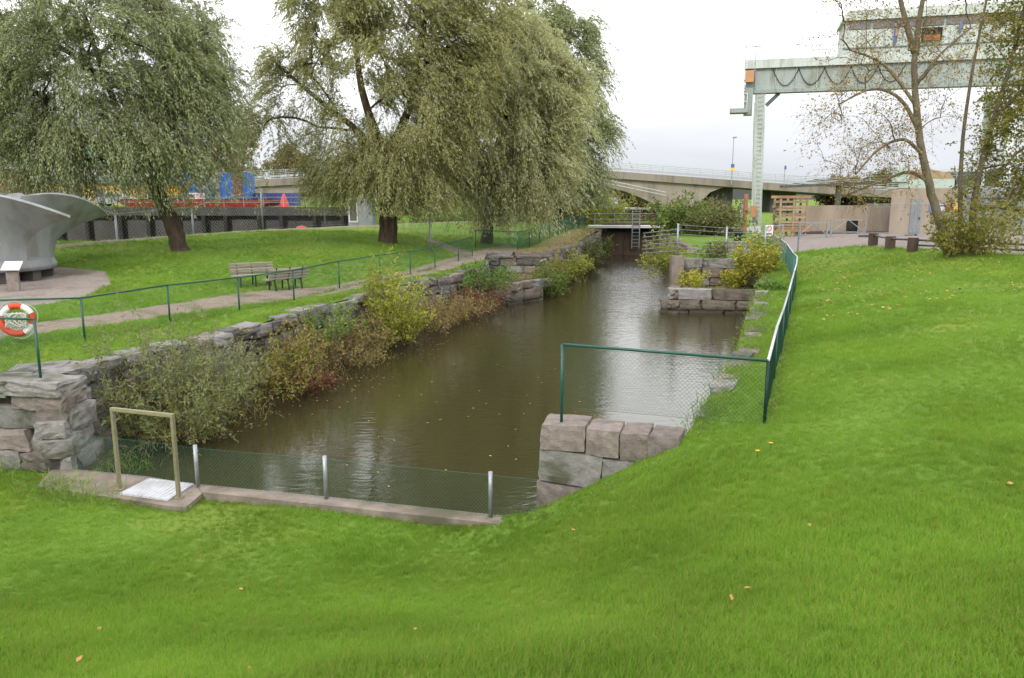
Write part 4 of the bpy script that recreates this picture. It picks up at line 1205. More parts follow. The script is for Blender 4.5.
tree('willow_tree', 'tall willow farthest along the left bank beside the lock gate', (4.1, 72, gz(4.1, 72)),
     [([(4.1, 72, .8), (4.2, 72, 3), (4.5, 72, 6), (4.6, 72, 9)], .48, .34),
      ([(4.5, 72, 7.5), (6, 72, 12), (6.8, 72, 17)], .28, .08),
      ([(4.5, 72, 8), (3.2, 72, 13), (2.4, 72, 18)], .28, .08),
      ([(4.4, 72, 5.5), (6.2, 71, 8), (7.8, 70.6, 9.5)], .2, .08)],
     [((4.7, 71.5, 15.8), (2.7, 3, 4.2)), ((5.3, 71, 10), (3.0, 3, 4.2)), ((1.2, 71.5, 17), (3.8, 3, 4)), ((5.3, 70.6, 6.2), (2.3, 2.4, 2.6)), ((1.7, 71, 9), (3.5, 3, 4.5)), ((-1.3, 72, 14), (4, 3, 4)), ((3.5, 70.5, 5), (2.6, 2, 1.6)), ((5.9, 70.4, 4.0), (1.7, 1.6, 1.4))],
     320, 22, 28, (.23, .07), (1.1, 2.6), (.5, 1.2), 'willow_leaf_green', 'bark', 54, 'willows on the left bank', mind=.5, splay=.27, spread=.42, clear=1.5, plume=.30, out_bias=.9, off=.045)

# --- right bank trees
tree('autumn_tree', 'nearly bare autumn tree with arching branches in front of the crane', (18.45, 33, gz(18.45, 33)),
     [([(18.5, 33, .9), (18.0, 33, 2.4), (17.3, 33, 4.2), (16.75, 33, 6.0), (16.35, 33, 8.0), (16.2, 33, 9.5)], .21, .11),
      ([(16.2, 33, 9.4), (15.6, 33, 11), (15.1, 33, 12.6), (14.5, 33, 14.5)], .13, .05),
      ([(16.25, 33, 9.3), (16.3, 33, 11), (16.5, 33, 13), (16.4, 33, 15)], .13, .05),
      ([(16.4, 33, 8.2), (17.3, 33, 9.4), (18.3, 33, 10.3)], .08, .03),
      ([(17.0, 33, 5.3), (16.0, 32.8, 6.0), (14.9, 32.6, 5.6), (14.0, 32.5, 4.6)], .09, .03),
      ([(16.75, 33, 6.2), (15.8, 33, 7.6), (14.6, 33, 8.0), (13.3, 33, 7.4)], .10, .03),
      ([(17.3, 33, 4.3), (16.4, 33, 4.7), (15.2, 33, 4.3), (13.8, 33.2, 3.7)], .10, .03),
      ([(16.5, 33, 7.3), (15.2, 33.4, 9.0), (13.8, 33.5, 9.6)], .08, .03)],
     [((14.4, 32.8, 6.6), (2.4, 1.8, 2.6)), ((15.0, 33, 10.8), (3.0, 2, 2.8)), ((15.3, 33, 4.4), (1.9, 1.6, 1.0)), ((17.6, 33, 9.5), (1.6, 1.6, 3))],
     190, 15, 3, (.085, .06), (.4, 1.35), (.0, .5), 'maple_sparse', 'bark_grey', 61, mind=.35, tw=.011, splay=1.0, rt=.0085, up=.25, off=.05)
tree('alder_tree', 'leafy olive green tree at the right edge behind the railing', (20.0, 34, gz(20, 34)),
     [([(20.0, 34, 1.0), (19.8, 34, 3.2), (20.1, 34, 6.0), (20.7, 34, 9.0), (21.2, 34, 12.5)], .17, .06),
      ([(19.4, 33.8, 1.1), (19.1, 33.8, 3.6), (19.0, 33.9, 6.2), (19.2, 34, 9.2), (19.5, 34, 12)], .12, .04),
      ([(20.3, 34, 7), (21.6, 33.8, 8.4), (22.8, 33.6, 9)], .1, .04)],
     [((21.9, 33.8, 8.2), (2.2, 2, 3.2)), ((22.2, 33.5, 4.2), (1.7, 1.5, 2.0)), ((21.0, 34, 6.0), (1.2, 1.3, 2.0)), ((21.2, 34, 11.2), (1.9, 1.6, 1.8)), ((19.4, 33.6, 3.6), (.7, .7, 1.4))],
     165, 11, 13, (.11, .085), (.5, 1.2), (.1, .6), 'olive_leaf', 'bark_grey', 62, mind=.34, splay=1.0, rt=.011, off=.07)
bush('sprouting_shrub', 'leafy sprouts crowding the foot of the autumn tree', (18.75, 32.5, gz(18.75, 32.5)), 2.8, 1.25, 80, 24, (.11, .08), 'sprout_leaf', 'twig', 63, (.5, 0), .3, .08, foot=.5)

# --- plants on the left wall, near to far
bush('willow_shrub', 'big grey green willow shrub in the water beside the near left corner', (-8.0, 17.5, -1.85), 2.5, 1.35, 150, 44, (.10, .027), 'shrub_grey', 'twig', 71, (-.1, .1), .3, .05, foot=.62, tw=.012, lm2='weed_yellow', share=.22)
bush('willow_shrub', 'smaller grey green willow shrub with light tips against the rubble wall', (-8.0, 19.5, -1.6), 2.3, 1.1, 80, 36, (.10, .027), 'shrub_grey', 'twig', 72, (0, 0), .25, .05, foot=.6, tw=.009)
bush('reed_clump', 'tall wispy stems rising past the wall top behind the big shrub', (-8.6, 17.9, -1.2), 2.6, .9, 60, 24, (.09, .024), 'shrub_grey', 'twig', 73, (0, 0), .12, .03, foot=.9, tw=.007, sub=2)
k_ = 0
for (x, y, z, h, sp, n, lm, lab, st) in (
    (-6.75, 21.0, -1.75, 1.35, .9, 40, 'weed_yellow', 'low yellowish weeds at the waterline right of the willow shrub', 'stem_red'),
    (-6.75, 22.6, -1.55, 1.75, .8, 42, 'weed_yellow', 'tall yellow leaved weeds on red stems against the rubble wall', 'stem_red'),
        (-6.05, 22.3, -1.85, .75, .6, 26, 'weed_red', 'low dark red weeds at the waterline under the yellow weeds', 'stem_red'),
    (-5.7, 25.2, -1.75, 1.25, .9, 40, 'weed_brown', 'brown dry weed patch on the bank below the benches', 'stem_red'),
    (-5.2, 26.9, -1.7, 1.5, .8, 34, 'weed_brown', 'reddish brown weeds left of the tall lime shrub', 'stem_red'),
    (-6.15, 25.4, -.9, 1.3, .7, 26, 'shrub_green', 'olive weeds hanging on the wall below the benches', 'twig'),
    (-3.7, 30.8, -1.7, 1.55, .9, 42, 'weed_brown', 'rusty weeds right of the tall lime shrub', 'stem_red'),
    (-3.1, 33.4, -1.75, 1.3, .8, 40, 'weed_brown', 'pinkish brown dry weeds along the middle of the left bank', 'stem_red'),
    (-2.4, 35.4, -1.75, 1.4, .9, 34, 'weed_brown', 'dull brown weeds at the waterline before the low pier', 'stem_red'),
    (-1.7, 37.2, -1.75, 1.7, .9, 40, 'weed_red', 'dark red bush beneath the green bush by the low pier', 'stem_red')):
    bush('weed_clump', lab, (x, y, z), h * 1.12, sp * .9, int(n * 1.3), 20, (.09, .046), lm, st, 80 + k_, (.12, -.05), .3, .07, cat='weeds', foot=1.0, tw=.015, t0=.25, lm2={'weed_yellow': 'weed_brown', 'weed_brown': 'weed_yellow', 'weed_red': 'weed_brown', 'shrub_green': 'weed_yellow'}[lm], share=.25)
    k_ += 1
bush('lime_shrub', 'tall yellow green shrub rising through the left fence', (-4.35, 28.9, -1.8), 2.9, .9, 95, 32, (.10, .052), 'shrub_lime', 'twig', 95, (0, .1), .28, .06, foot=.5, tw=.012, lm2='sapling_gold', share=.25)
bush('lime_shrub', 'slim pale shoots of the lime shrub top against the lawn', (-4.8, 29.4, -.9), 2.75, .42, 30, 26, (.10, .05), 'shrub_lime', 'twig', 96, (0, 0), .1, .04, foot=.7, tw=.009)
bush('green_bush', 'round green bush on the left wall before the low pier', (-1.55, 38.6, -.9), 1.75, 1.2, 60, 20, (.11, .06), 'shrub_green', 'twig', 97, (.2, -.1), .35, .08, foot=.5)
bush('green_bush', 'green bush growing at the corner of the low pier', (1.95, 43.6, -1.9), 2.3, .85, 70, 22, (.13, .055), 'hedge_leaf', 'twig', 98, (.1, -.1), .3, .09, foot=.5)
bush('lime_shrub', 'yellow green bush on the left wall behind the low pier', (2.55, 48.0, -1.9), 2.5, .9, 70, 20, (.14, .07), 'weed_yellow', 'twig', 99, (.1, 0), .3, .09, foot=.5)
bush('lime_shrub', 'yellowish bush further along the left quay wall', (3.9, 52.2, -1.9), 2.5, .9, 60, 20, (.15, .08), 'shrub_lime', 'twig', 100, (.1, 0), .3, .1, foot=.5)
bush('green_bush', 'dull green bush on the quay wall close to the lock gate', (5.6, 59.5, -1.9), 2.8, .9, 60, 18, (.17, .09), 'far_leaf', 'twig', 101, (.1, 0), .3, .1, foot=.5)
bush('green_bush', 'small dark bush leaning over the water near the lock gate', (7.1, 67, -1.9), 2.6, .9, 50, 18, (.18, .09), 'hedge_leaf', 'twig', 102, (.2, 0), .3, .1, foot=.5)
# --- plants on the right piers and edge
bush('drooping_bush', 'yellow green bush drooping over the water left of the stepped pier', (9.9, 44.6, -.5), 2.5, 1.3, 70, 22, (.16, .07), 'shrub_lime', 'twig', 110, (-1.2, -.3), .75, .1, foot=.35)
bush('golden_sapling', 'golden yellow sapling at the end of the green fence', (12.1, 38.9, -.4), 2.6, 1.0, 64, 22, (.12, .09), 'sapling_gold', 'twig', 111, (.15, 0), .2, .09, foot=.4, lm2='sprout_leaf', share=.4)
bush('golden_sapling', 'small yellow shrub in the joint beside the square pillar', (9.1, 39.6, -.85), 1.1, .6, 30, 16, (.10, .07), 'sapling_gold', 'twig', 112, (0, 0), .2, .06)
bush('golden_sapling', 'bright yellow shrub on the ledge right of the stone blocks', (11.2, 39.3, -.85), 1.25, .6, 40, 18, (.11, .08), 'sapling_gold', 'twig', 113, (0, 0), .25, .07)
bush('green_bush', 'dark weedy bush on top of the stepped pier', (10.7, 41.0, .5), 1.1, .7, 36, 16, (.10, .06), 'far_leaf', 'twig', 114, (0, 0), .2, .07)
bush('leafy_weed', 'small dark green weed on the grassy edge beside the right fence', (10.75, 32.3, gz(10.75, 32.3)), .45, .5, 26, 12, (.16, .09), 'shrub_green', 'twig', 115, (0, 0), .5, .05, cat='weed')
# --- greenery behind
k_ = 0
for (x, y, h, sp, lm, lab) in (
    (14.2, 66, 3.7, 2.3, 'hedge_leaf', 'wide dark willow bush on the right bank before the bridge'),
    (16.6, 64, 3.5, 1.9, 'far_leaf', 'greyish willow bush right of the dark one before the bridge'),
    (10.5, 92, 3.0, 2.4, 'far_leaf', 'green bush beyond the lock gate under the bridge'),
    (19.5, 100, 2.8, 2.6, 'far_leaf', 'bush beyond the lock right of the bridge haunch'),
    (-12.5, 76, 3.6, 3.2, 'hedge_leaf', 'dark bush behind the ridge path left of the big willow trunk'),
    (-8.5, 76, 4.8, 3.4, 'hedge_leaf', 'green bush behind the ridge path between the willow trunks'),
    (-4.5, 79, 5.0, 3.4, 'shrub_green', 'bright green bush behind the ridge path'),
    (-.5, 82, 5.0, 3.4, 'hedge_leaf', 'bush behind the pale willow'),
    (4.0, 83, 4.5, 3.4, 'weed_yellow', 'yellowish bush at the far end of the ridge path'),
    (8.2, 83, 4.0, 2.8, 'shrub_lime', 'lime coloured bush left of the lock gate'),
    (-16.5, 73, 3.0, 1.8, 'hedge_leaf', 'low green bush at the end of the quay wall')):
    bush('far_bush', lab, (x, y, gz(x, y) - .1 if y < 79 or x > 8 else gz(x, y)), h, sp, 80, 26, (.26, .13), lm, 'twig', 120 + k_, (0, 0), .4, .16, foot=.55)
    k_ += 1
k_ = 0
for (x, y, h, rx, lm, lab) in (
    (-58, 165, 15, 8, 'far_autumn', 'yellowing tree behind the rusty post'), (-48, 175, 12, 6, 'far_autumn', 'brownish tree behind the left end of the bridge'),
    (-37, 185, 11, 6, 'far_bare', 'bare reddish tree over the left bridge railing'), (-75, 170, 14, 8, 'far_leaf', 'dull green tree behind the blue containers'),
    (-100, 150, 16, 9, 'far_leaf', 'big green tree behind the yellow hall'), (-27, 190, 11, 6, 'far_autumn', 'tan tree far behind the big willow'),
    (6, 175, 8, 6, 'far_bare', 'bare brown tree seen under the bridge'), (17, 178, 8, 6, 'far_autumn', 'brown tree under the bridge arch'), (27, 180, 7, 5, 'far_autumn', 'autumn tree under the right of the bridge arch'),
    (62, 150, 6, 5, 'far_autumn', 'tan tree behind the crane base'), (75, 160, 7, 6, 'far_leaf', 'green tree behind the low beige wall'), (98, 150, 8, 7, 'far_autumn', 'brown tree behind the beige building'), (118, 150, 9, 7, 'far_leaf', 'green tree behind the grey sheds'),
    (130, 140, 9, 7, 'far_autumn', 'tan tree behind the right edge sheds')):
    g_ = gz(x, y)
    tree('far_tree', lab, (x, y, g_), [([(x, y, g_ - .3), (x + .2, y, g_ + h * .35), (x, y, g_ + h * .7)], .3, .1)],
         [((x, y, g_ + h * .58), (rx * .75, rx * .6, h * .4)), ((x + rx * .3, y, g_ + h * .42), (rx * .6, rx * .5, h * .3))], 60, 12, 16, (.55, .28), (.8, 2.0), (0, .5), lm, 'bark', 140 + k_, 'trees in the distance', mind=1.0, splay=1.0, off=.2)
    k_ += 1
# --- tufts of long and dry grass along the walls
def grass_line(name, label, spots, h, lm, seed, n=70, r=.35):
    for i, (x, y, z) in enumerate(spots):
        rng = np.random.default_rng(seed + i)
        t = thing(name, label[i] if isinstance(label, list) else label, 'grass clump', (x, y, z), None)
        S_ = np.array((x, y, z)) + np.column_stack([rng.normal(0, r, n), rng.normal(0, r * .8, n), np.full(n, -.04)])
        D_ = np.column_stack([rng.normal(0, .45, n), rng.normal(0, .45, n), np.ones(n)])
        hh = rng.uniform(.5, 1.15, n) * h
        mid = S_ + unit(D_) * (hh * .55)[:, None]
        D2 = D_ * np.array([2.2, 2.2, .55])
        V = np.concatenate([ribbon(S_, mid, np.full(n, .012), rng), leaves(mid, D2, hh * .6, np.full(n, .011), rng)])
        o = npmesh('blades', V, lm, t); tag(o, kind='stuff')
grass_line('grass_clump', ['long green grass hanging at the foot of the near left corner', 'green grass clump against the dam landing', 'grass clump in the hollow left of the corner stones', 'grass at the waterline behind the low dam netting'],
           [(-8.35, 13.6, -1.65), (-7.75, 13.35, -1.68), (-10.3, 14.3, -1.5), (-8.3, 15.6, -1.85)], .42, 'long_grass', 300, 170, .38)
grass_line('grass_clump', ['dry tan grass at the waterline under the willow shrub', 'dry tan grass below the yellow weeds', 'dry tan grass beside the brown weed patch', 'dry grass on top of the low pier', 'dry grass on the ledge of the stepped pier', 'tan grass on the stepped pier right of the blocks'],
           [(-7.0, 19.6, -1.8), (-5.9, 23.4, -1.75), (-5.1, 26.0, -1.75), (.6, 43.8, -.8), (8.8, 38.9, -.85), (10.6, 38.8, -.85)], .42, 'dry_grass', 320, 130, .4)
def rough_grass(name, label, lines, lm, seed):
    """unmown grass along wall tops and edges"""
    rng = np.random.default_rng(seed)
    allV = []
    for pts, dens, wid, h, zf in lines:
        at, L = polywalk(pts)
        n = int(L * dens)
        ss = np.clip(rng.uniform(0, L, n) + rng.normal(0, .15, n), 1e-3, L - 1e-3)
        keep = (np.sin(ss * 1.9 + seed) + np.sin(ss * 4.7 + 2) + rng.normal(0, .7, n)) > -.6
        ss = ss[keep]; n = len(ss)
        XY = np.array([at(q)[:2] for q in ss]) + rng.normal(0, wid, (n, 2))
        z = ground_z(XY[:, 0], XY[:, 1]) if zf is None else np.full(n, zf)
        S_ = np.column_stack([XY, z - .03])
        hh = rng.uniform(.4, 1.2, n) * h
        D_ = np.column_stack([rng.normal(0, .4, n), rng.normal(0, .4, n), np.ones(n)])
        mid = S_ + unit(D_) * (hh * .55)[:, None]
        wd = np.full(n, .009) * (1 + XY[:, 1] / 40)
        allV += [ribbon(S_, mid, wd, rng), leaves(mid, D_ * np.array([2.3, 2.3, .5]), hh * .6, wd * .95, rng)]
    o = npmesh(name, np.concatenate(allV), lm, None)
    return tag(o, label, 'grass', kind='stuff')
rough_grass('rough_grass', 'unmown green grass along the wall tops and banks', [
    ([(-9.9, 16.6), (-9.6, 18.3), (-8.75, 20.2), (-7.4, 25.4), (-5.3, 33.2), (-2.6, 40)], 150, .16, .2, None),
    ([(3.0, 12.4), (6.05, 19.6), (8.65, 27), (12.3, 37.5)], 190, .2, .24, None),
    ([(4.2, 12.3), (5.3, 15.4), (7.7, 21.6), (10.1, 27.9), (13.2, 36.9)], 130, .06, .2, None),
    ([(.55, 11.9), (1.4, 11.62), (2.8, 11.5)], 190, .05, .14, None),
    ([(-5.6, 13.0), (-3.1, 12.75), (.2, 11.9)], 110, .05, .10, None),
    ([(-9.2, 13.9), (-7.6, 13.3), (-6.05, 12.9), (-5.6, 12.8)], 190, .08, .17, None),
    ([(-9.0, 14.2), (-8.2, 13.8)], 240, .15, .26, -1.6),
    ([(8.0, 38.5), (12.0, 38.2)], 120, .25, .28, -.84),
    ([(-11.1, 20.0), (-8.95, 25.4), (-7.1, 32.0), (-4.0, 40.6)], 90, .08, .16, None),
    ([(9.3, 41.0), (12.6, 40.7)], 220, .2, .3, None)], 'long_grass', 401)
rough_grass('dry_rough_grass', 'dry tan grass along the far quay edge and wall foot', [
    ([(1.6, 48.2), (4.0, 54.3), (7.8, 73.4)], 70, .35, .3, None), ([(-1.2, 47.9), (1.9, 47.7)], 120, .1, .3, None),
    ([(-8.2, 16.2), (-7.3, 20.0), (-5.9, 25.2), (-3.9, 33), (-1.4, 39.6)], 70, .22, .4, -1.75)], 'dry_grass', 402)

# ------------------------------------------------------------------ lock gate and what lies behind it
lg = thing('lock_gate', 'brown timber lock gate with a pale walkway and a ladder at the canal end', 'lock gate', (11.5, 76, -1.9))
for i in range(9):
    b = MB(); x = 8.75 + i * .67
    b.box((x + .33, 76.3 + .03 * (i % 2), -.6), (.64, .3, 3.6)); b.build('plank', 'gate_wood', lg)
b = MB(); b.box((11.2, 75.7, .84), (7.6, 1.7, .22)); b.build('walkway', 'white_paint', lg)
b = MB(); b.box((11.2, 75.95, .55), (7.4, .5, .32)); b.build('beam', 'dark_gap', lg)
b = MB(); b.box((11.3, 75.95, -1.75), (5.6, .5, .35)); b.build('sill_beam', 'gate_wood', lg)
b = MB()
for x in (11.4, 12.1): b.bar((x, 74.75, -1.2), (x, 74.75, 2.6), .07)
for i in range(11): b.bar((11.4, 74.75, -1.0 + i * .33), (12.1, 74.75, -1.0 + i * .33), .045)
b.build('ladder', 'galv', lg)
for x in (8.0, 9.9, 14.4):
    b = MB(); b.tube([(x, 76.3, .9), (x, 76.3, 2.1)], .04, 6); b.build('rail_post', 'galv', lg)
b = MB(); b.tube([(7.6, 76.3, 2.05), (14.8, 76.3, 2.05)], .03, 6); b.tube([(7.6, 76.3, 1.5), (14.8, 76.3, 1.5)], .025, 6); b.build('handrail', 'galv', lg)
lw = thing('lock_wall', 'brown concrete lock wall beyond the gate', 'wall', (12, 96, 0))
b = MB(); b.box((13, 96, .9), (22, 1.2, 2.4)); b.build('wall', 'rust', lw)
b = MB(); b.box((13, 95.8, 2.16), (22.2, 1.8, .16)); b.build('coping', 'concrete', lw)
for i in range(7):
    b = MB(); b.box((4.5 + i * 2.9, 95.3, .85), (.3, .16, 2.3)); b.build('fender', 'gate_wood', lw)
bo = lthing('moored_boat', 'white boat cabin showing above the lock wall under the bridge', 'boat', (11.5, 103, .6), R(4))
b = MB(); b.prism([(-5, -1.4), (3.4, -1.4), (5.4, 0), (3.4, 1.4), (-5, 1.4)], 0, 1.6); b.build('hull', 'white_paint', bo)
b = MB(); b.prism([(-3.6, -1.1), (1.6, -1.1), (2.3, 0), (1.6, 1.1), (-3.6, 1.1)], 1.6, 2.9); b.build('cabin', 'white_paint', bo)
for i in range(4):
    b = MB(); b.box((-2.9 + i * 1.15, -1.12, 2.3), (.8, .05, .5)); b.build('window', 'glass', bo)

# ------------------------------------------------------------------ road bridge
br = thing('road_bridge', 'long beige concrete road bridge with haunched span and pale railing', 'bridge', (0, 145, 0))
TX = [-110, -75, -46, -30, -12, 0, 10, 17, 33, 46, 60, 90, 140]
TZ = [3.4, 4.7, 6.2, 7.0, 7.7, 7.9, 7.9, 7.75, 6.6, 5.65, 4.75, 3.2, 1.8]
topz = lambda x: float(np.interp(x, TX, TZ))
xs = np.linspace(-110, 140, 101)
def ribbon_y(b, zt, zb, y0, y1):
    n = len(xs)
    vs = []
    for x in xs: vs += [(x, y0, zb(x)), (x, y0, zt(x)), (x, y1, zt(x)), (x, y1, zb(x))]
    b.add(vs, [(i * 4 + k, i * 4 + 4 + k, i * 4 + 4 + (k + 1) % 4, i * 4 + (k + 1) % 4) for i in range(n - 1) for k in range(4)] + [(0, 1, 2, 3), (4 * n - 1, 4 * n - 2, 4 * n - 3, 4 * n - 4)])
b = MB(); ribbon_y(b, topz, lambda x: topz(x) - .75, 140, 151); b.build('deck', 'concrete_far', br)
b = MB(); ribbon_y(b, lambda x: topz(x) + .25, lambda x: topz(x) - .95, 139.6, 139.98); b.build('edge_beam', 'concrete_far', br)
BX = [-110, -60, -52, -48, -44, -38, -28, -10, 2, 10, 17, 21, 25, 29, 31, 36, 60, 140]
BZ = [2.2, 3.6, 2.5, .2, 2.2, 4.2, 5.4, 6.3, 6.5, 6.3, 5.3, 4.2, 2.4, .3, .2, 5.4, 3.6, .6]
b = MB(); ribbon_y(b, lambda x: topz(x) - .76, lambda x: min(topz(x) - 1.0, float(np.interp(x, BX, BZ))), 140.25, 149.4); b.build('girder', 'concrete_far', br)
for x0, x1 in ((35.8, 39.6), (46.4, 51), (62, 65), (78, 81), (-66, -63), (-82, -79)):
    b = MB(); b.box(((x0 + x1) / 2, 145.5, topz((x0 + x1) / 2) / 2 - 1.2), (x1 - x0, 6, topz((x0 + x1) / 2) + .6)); b.build('support', 'concrete_grey', br)
b = MB()
for x in np.arange(-110, 140, 2.2): b.bar((x, 139.8, topz(x) + .25), (x, 139.8, topz(x) + 1.75), .07)
for h in (.55, .85, 1.15, 1.45, 1.75):
    for a, c in zip(xs, xs[1:]): b.bar((a, 139.8, topz(a) + h), (c, 139.8, topz(c) + h), .06, .09)
b.build('railing', 'galv_rail', br)
b = MB()
for h in (.6, 1.1):
    for a, c in zip(xs, xs[1:]): b.bar((a, 150.8, topz(a) + h), (c, 150.8, topz(c) + h), .08, .34)
b.build('crash_barrier', 'galv_rail', br)
b = MB()
for a, c in zip(np.linspace(12, 27, 12), np.linspace(12, 27, 12)[1:]):
    for off in (0, .55): b.bar((a, 139.2, topz(a) - 1.25 - off - max(0, a - 16) * .13), (c, 139.2, topz(c) - 1.25 - off - max(0, c - 16) * .13), .1)
b.build('pipe', 'galv_rail', br)
sl = thing('street_lamp', 'tall lamp post with a blue and yellow sign on the bridge', 'street lamp', (38.4, 139.3, topz(38.4)))
b = MB(); b.tube([(38.4, 139.3, topz(38.4) - .6), (38.4, 139.3, topz(38.4) + 7.4)], [.09, .06], 8); b.build('pole', 'galv', sl)
b = MB(); b.box((38.5, 139.0, topz(38.4) + 7.45), (.5, 1.0, .16)); b.build('lamp_head', 'grey_metal', sl)
b = MB(); b.box((38.4, 139.1, topz(38.4) + 2.65), (.62, .05, .62)); b.build('sign', 'sign_blue', sl)
b = MB(); b.box((38.4, 139.1, topz(38.4) + 2.05), (.75, .05, .45)); b.build('plate', 'yellow_paint', sl)
sl = thing('street_lamp', 'thin post with a small blue sign on the bridge right of the crane leg', 'street lamp', (47.6, 139.3, topz(47.6)))
b = MB(); b.tube([(47.6, 139.3, topz(47.6) - .6), (47.6, 139.3, topz(47.6) + 3.4)], .06, 8); b.build('pole', 'galv', sl)
b = MB(); b.box((47.6, 139.1, topz(47.6) + 3.0), (.36, .05, .6)); b.build('sign', 'sign_blue', sl)
rp = thing('access_ramp', 'slim pedestrian ramp with railing climbing to the right behind the crane', 'footbridge', (60, 112, 1))
rz_ = lambda x: float(np.interp(x, [38, 52, 75, 110], [5.0, 5.6, 6.6, 7.6]))
b = MB()
for a, c in zip(np.arange(38, 110, 3), np.arange(41, 113, 3)): b.bar((a, 112, rz_(a)), (c, 112, rz_(c)), 1.8, .35)
b.build('deck', 'concrete_grey', rp)
for x in (46, 62, 78, 94):
    b = MB(); b.bar((x, 112, .2), (x, 112, rz_(x) - .18), .6); b.build('pillar', 'concrete_grey', rp)
b = MB()
for a, c in zip(np.arange(38, 110, 3), np.arange(41, 113, 3)):
    for h in (.5, .9, 1.3): b.bar((a, 111.2, rz_(a) + h), (c, 111.2, rz_(c) + h), .05)
    b.bar((a, 111.2, rz_(a)), (a, 111.2, rz_(a) + 1.3), .06)
b.build('railing', 'galv_rail', rp)

# ------------------------------------------------------------------ gantry crane
cr_ = thing('gantry_crane', 'pale green gantry crane with a long machine house over the lock', 'crane', (21.5, 70, .4))
cr_.location.x += .35
for y in (70, 77):
    b = MB(); b.add([(21.0, y - .4, .9), (21.75, y - .4, .9), (21.75, y + .4, .9), (21.0, y + .4, .9), (20.65, y - .4, 12.4), (21.5, y - .4, 12.4), (21.5, y + .4, 12.4), (20.65, y + .4, 12.4)],
                    [(3, 2, 1, 0), (4, 5, 6, 7), (0, 1, 5, 4), (1, 2, 6, 5), (2, 3, 7, 6), (3, 0, 4, 7)])
    b.build('leg', 'crane_green', cr_)
    zb_ = 12.66 if y == 70 else 14.0
    b = MB(); b.box((32.6, y, (zb_ + 14.42) / 2), (25.6, .7, 14.42 - zb_)); b.build('girder_web', 'crane_web', cr_)
    b = MB(); b.box((32.6, y - .05, zb_ - .13), (25.8, 1.0, .27)); b.build('bottom_flange', 'crane_web', cr_)
    b = MB(); b.box((32.6, y - .08, 14.78), (25.9, 1.1, .70)); b.build('top_box', 'crane_green', cr_)
    if y == 70:
        b = MB(); b.bar((21.6, y - .1, 11.4), (22.6, y - .1, 12.38), .3, .3); b.build('knee_brace', 'crane_dark', cr_)
cr_.rotation_euler.z = R(-16)
# cabling that hangs in loops under the top box
b = MB()
x = 22.0
for k in range(5):
    pts = [(x + t * 2.05, 69.55, 14.3 - 1.35 * 4 * t * (1 - t)) for t in np.linspace(0, 1, 13)]
    b.tube(pts, .032, 6); x += 2.05
b.build('festoon_cable', 'cable', cr_, True)
# machine house with window band
b = MB()
pf = [(27.4, 15.12), (44, 15.12), (44, 17.15), (27.4, 17.15)]
b.prism_y(pf, 69.7, 73.6); mh = b.build('machine_house', 'crane_green', cr_)
b = MB(); b.box((35.7, 69.62, 15.75), (16.7, .1, .08)); b.build('trim', 'crane_web', mh)
for i in range(9):
    b = MB(); b.box((28.6 + i * 1.8, 69.68, 17.52), (1.62, .06, .62)); b.build('window', 'glass', mh)
b = MB(); b.box((35.7, 71.66, 17.52), (16.55, 3.85, .72)); b.build('window_band', 'crane_green', mh)
for i in range(24):
    b = MB(); b.box((27.75 + i * .69, 69.685, 16.35), (.05, .05, 1.4)); b.build('panel_seam', 'crane_web', mh)
b = MB()
rp_ = [(27.2, 17.88)] + [(27.2 + .7 * (1 - math.cos(a)), 17.9 + .75 * math.sin(a)) for a in np.linspace(0, math.pi / 2, 6)] + [(44, 18.65), (44, 17.88)]
b.prism_y(rp_[::-1], 69.4, 73.8); b.build('roof', 'crane_green', mh)
b = MB(); b.box((34.0, 69.62, 16.55), (1.5, .12, .95)); vv = b.build('opening', 'dark_gap', mh)
b = MB(); b.box((34.0, 69.54, 16.25), (1.2, .1, .45)); b.build('hoist', 'orange_brown', vv)
for x in (32.9, 36.0):
    b = MB(); b.box((x, 69.5, 16.9), (.22, .1, .7)); b.build('panel', 'sign_blue', mh)
b = MB(); b.box((31.3, 69.45, 16.6), (.25, .1, 1.3)); b.build('banner', 'sign_blue', mh)
b = MB(); b.box((31.35, 69.38, 16.75), (.16, .06, .6)); b.build('banner_patch', 'orange', mh)
# access platform on the left end
b = MB(); b.box((19.35, 69.6, 10.95), (1.5, 1.5, .35)); pf_ = b.build('platform', 'crane_web', cr_)
b = MB()
for x, y in ((18.65, 68.9), (19.35, 68.9), (20.0, 68.9), (18.65, 70.3), (18.65, 69.6)):
    b.bar((x, y, 11.1), (x, y, 12.4), .05)
for h in (11.7, 12.35):
    b.bar((18.65, 68.9, h), (20.0, 68.9, h), .045); b.bar((18.65, 68.9, h), (18.65, 70.3, h), .045)
b.build('railing', 'crane_white', pf_)
b = MB(); b.box((20.1, 69.7, 11.7), (.7, 1.2, 2.2)); b.build('bracket', 'crane_web', cr_)
for i in range(15):
    b = MB(); b.box((20.6 + i * 1.65, 69.61, 13.55), (.09, .08, 1.72)); b.build('stiffener', 'crane_web', cr_)
b = MB()
for i in range(14): b.bar((20.6 + i * .5, 69.3, 15.14), (20.6 + i * .5, 69.3, 16.1), .03)
b.bar((20.6, 69.3, 16.1), (27.3, 69.3, 16.1), .035); b.bar((20.6, 69.3, 15.65), (27.3, 69.3, 15.65), .03); b.build('walkway_railing', 'crane_white', cr_)
b = MB()
for x in (21.05, 21.5): b.bar((x + .14, 69.45, 1.2), (x - .2, 69.45, 12.3), .05)
for i in range(30): b.bar((21.18 - i * .0113, 69.45, 1.4 + i * .37), (21.63 - i * .0113, 69.45, 1.4 + i * .37), .035)
b.build('ladder', 'crane_green', cr_)
b = MB(); b.box((20.1, 69.2, 13.75), (.7, .5, .95)); b.build('orange_box', 'orange', cr_)
b = MB()
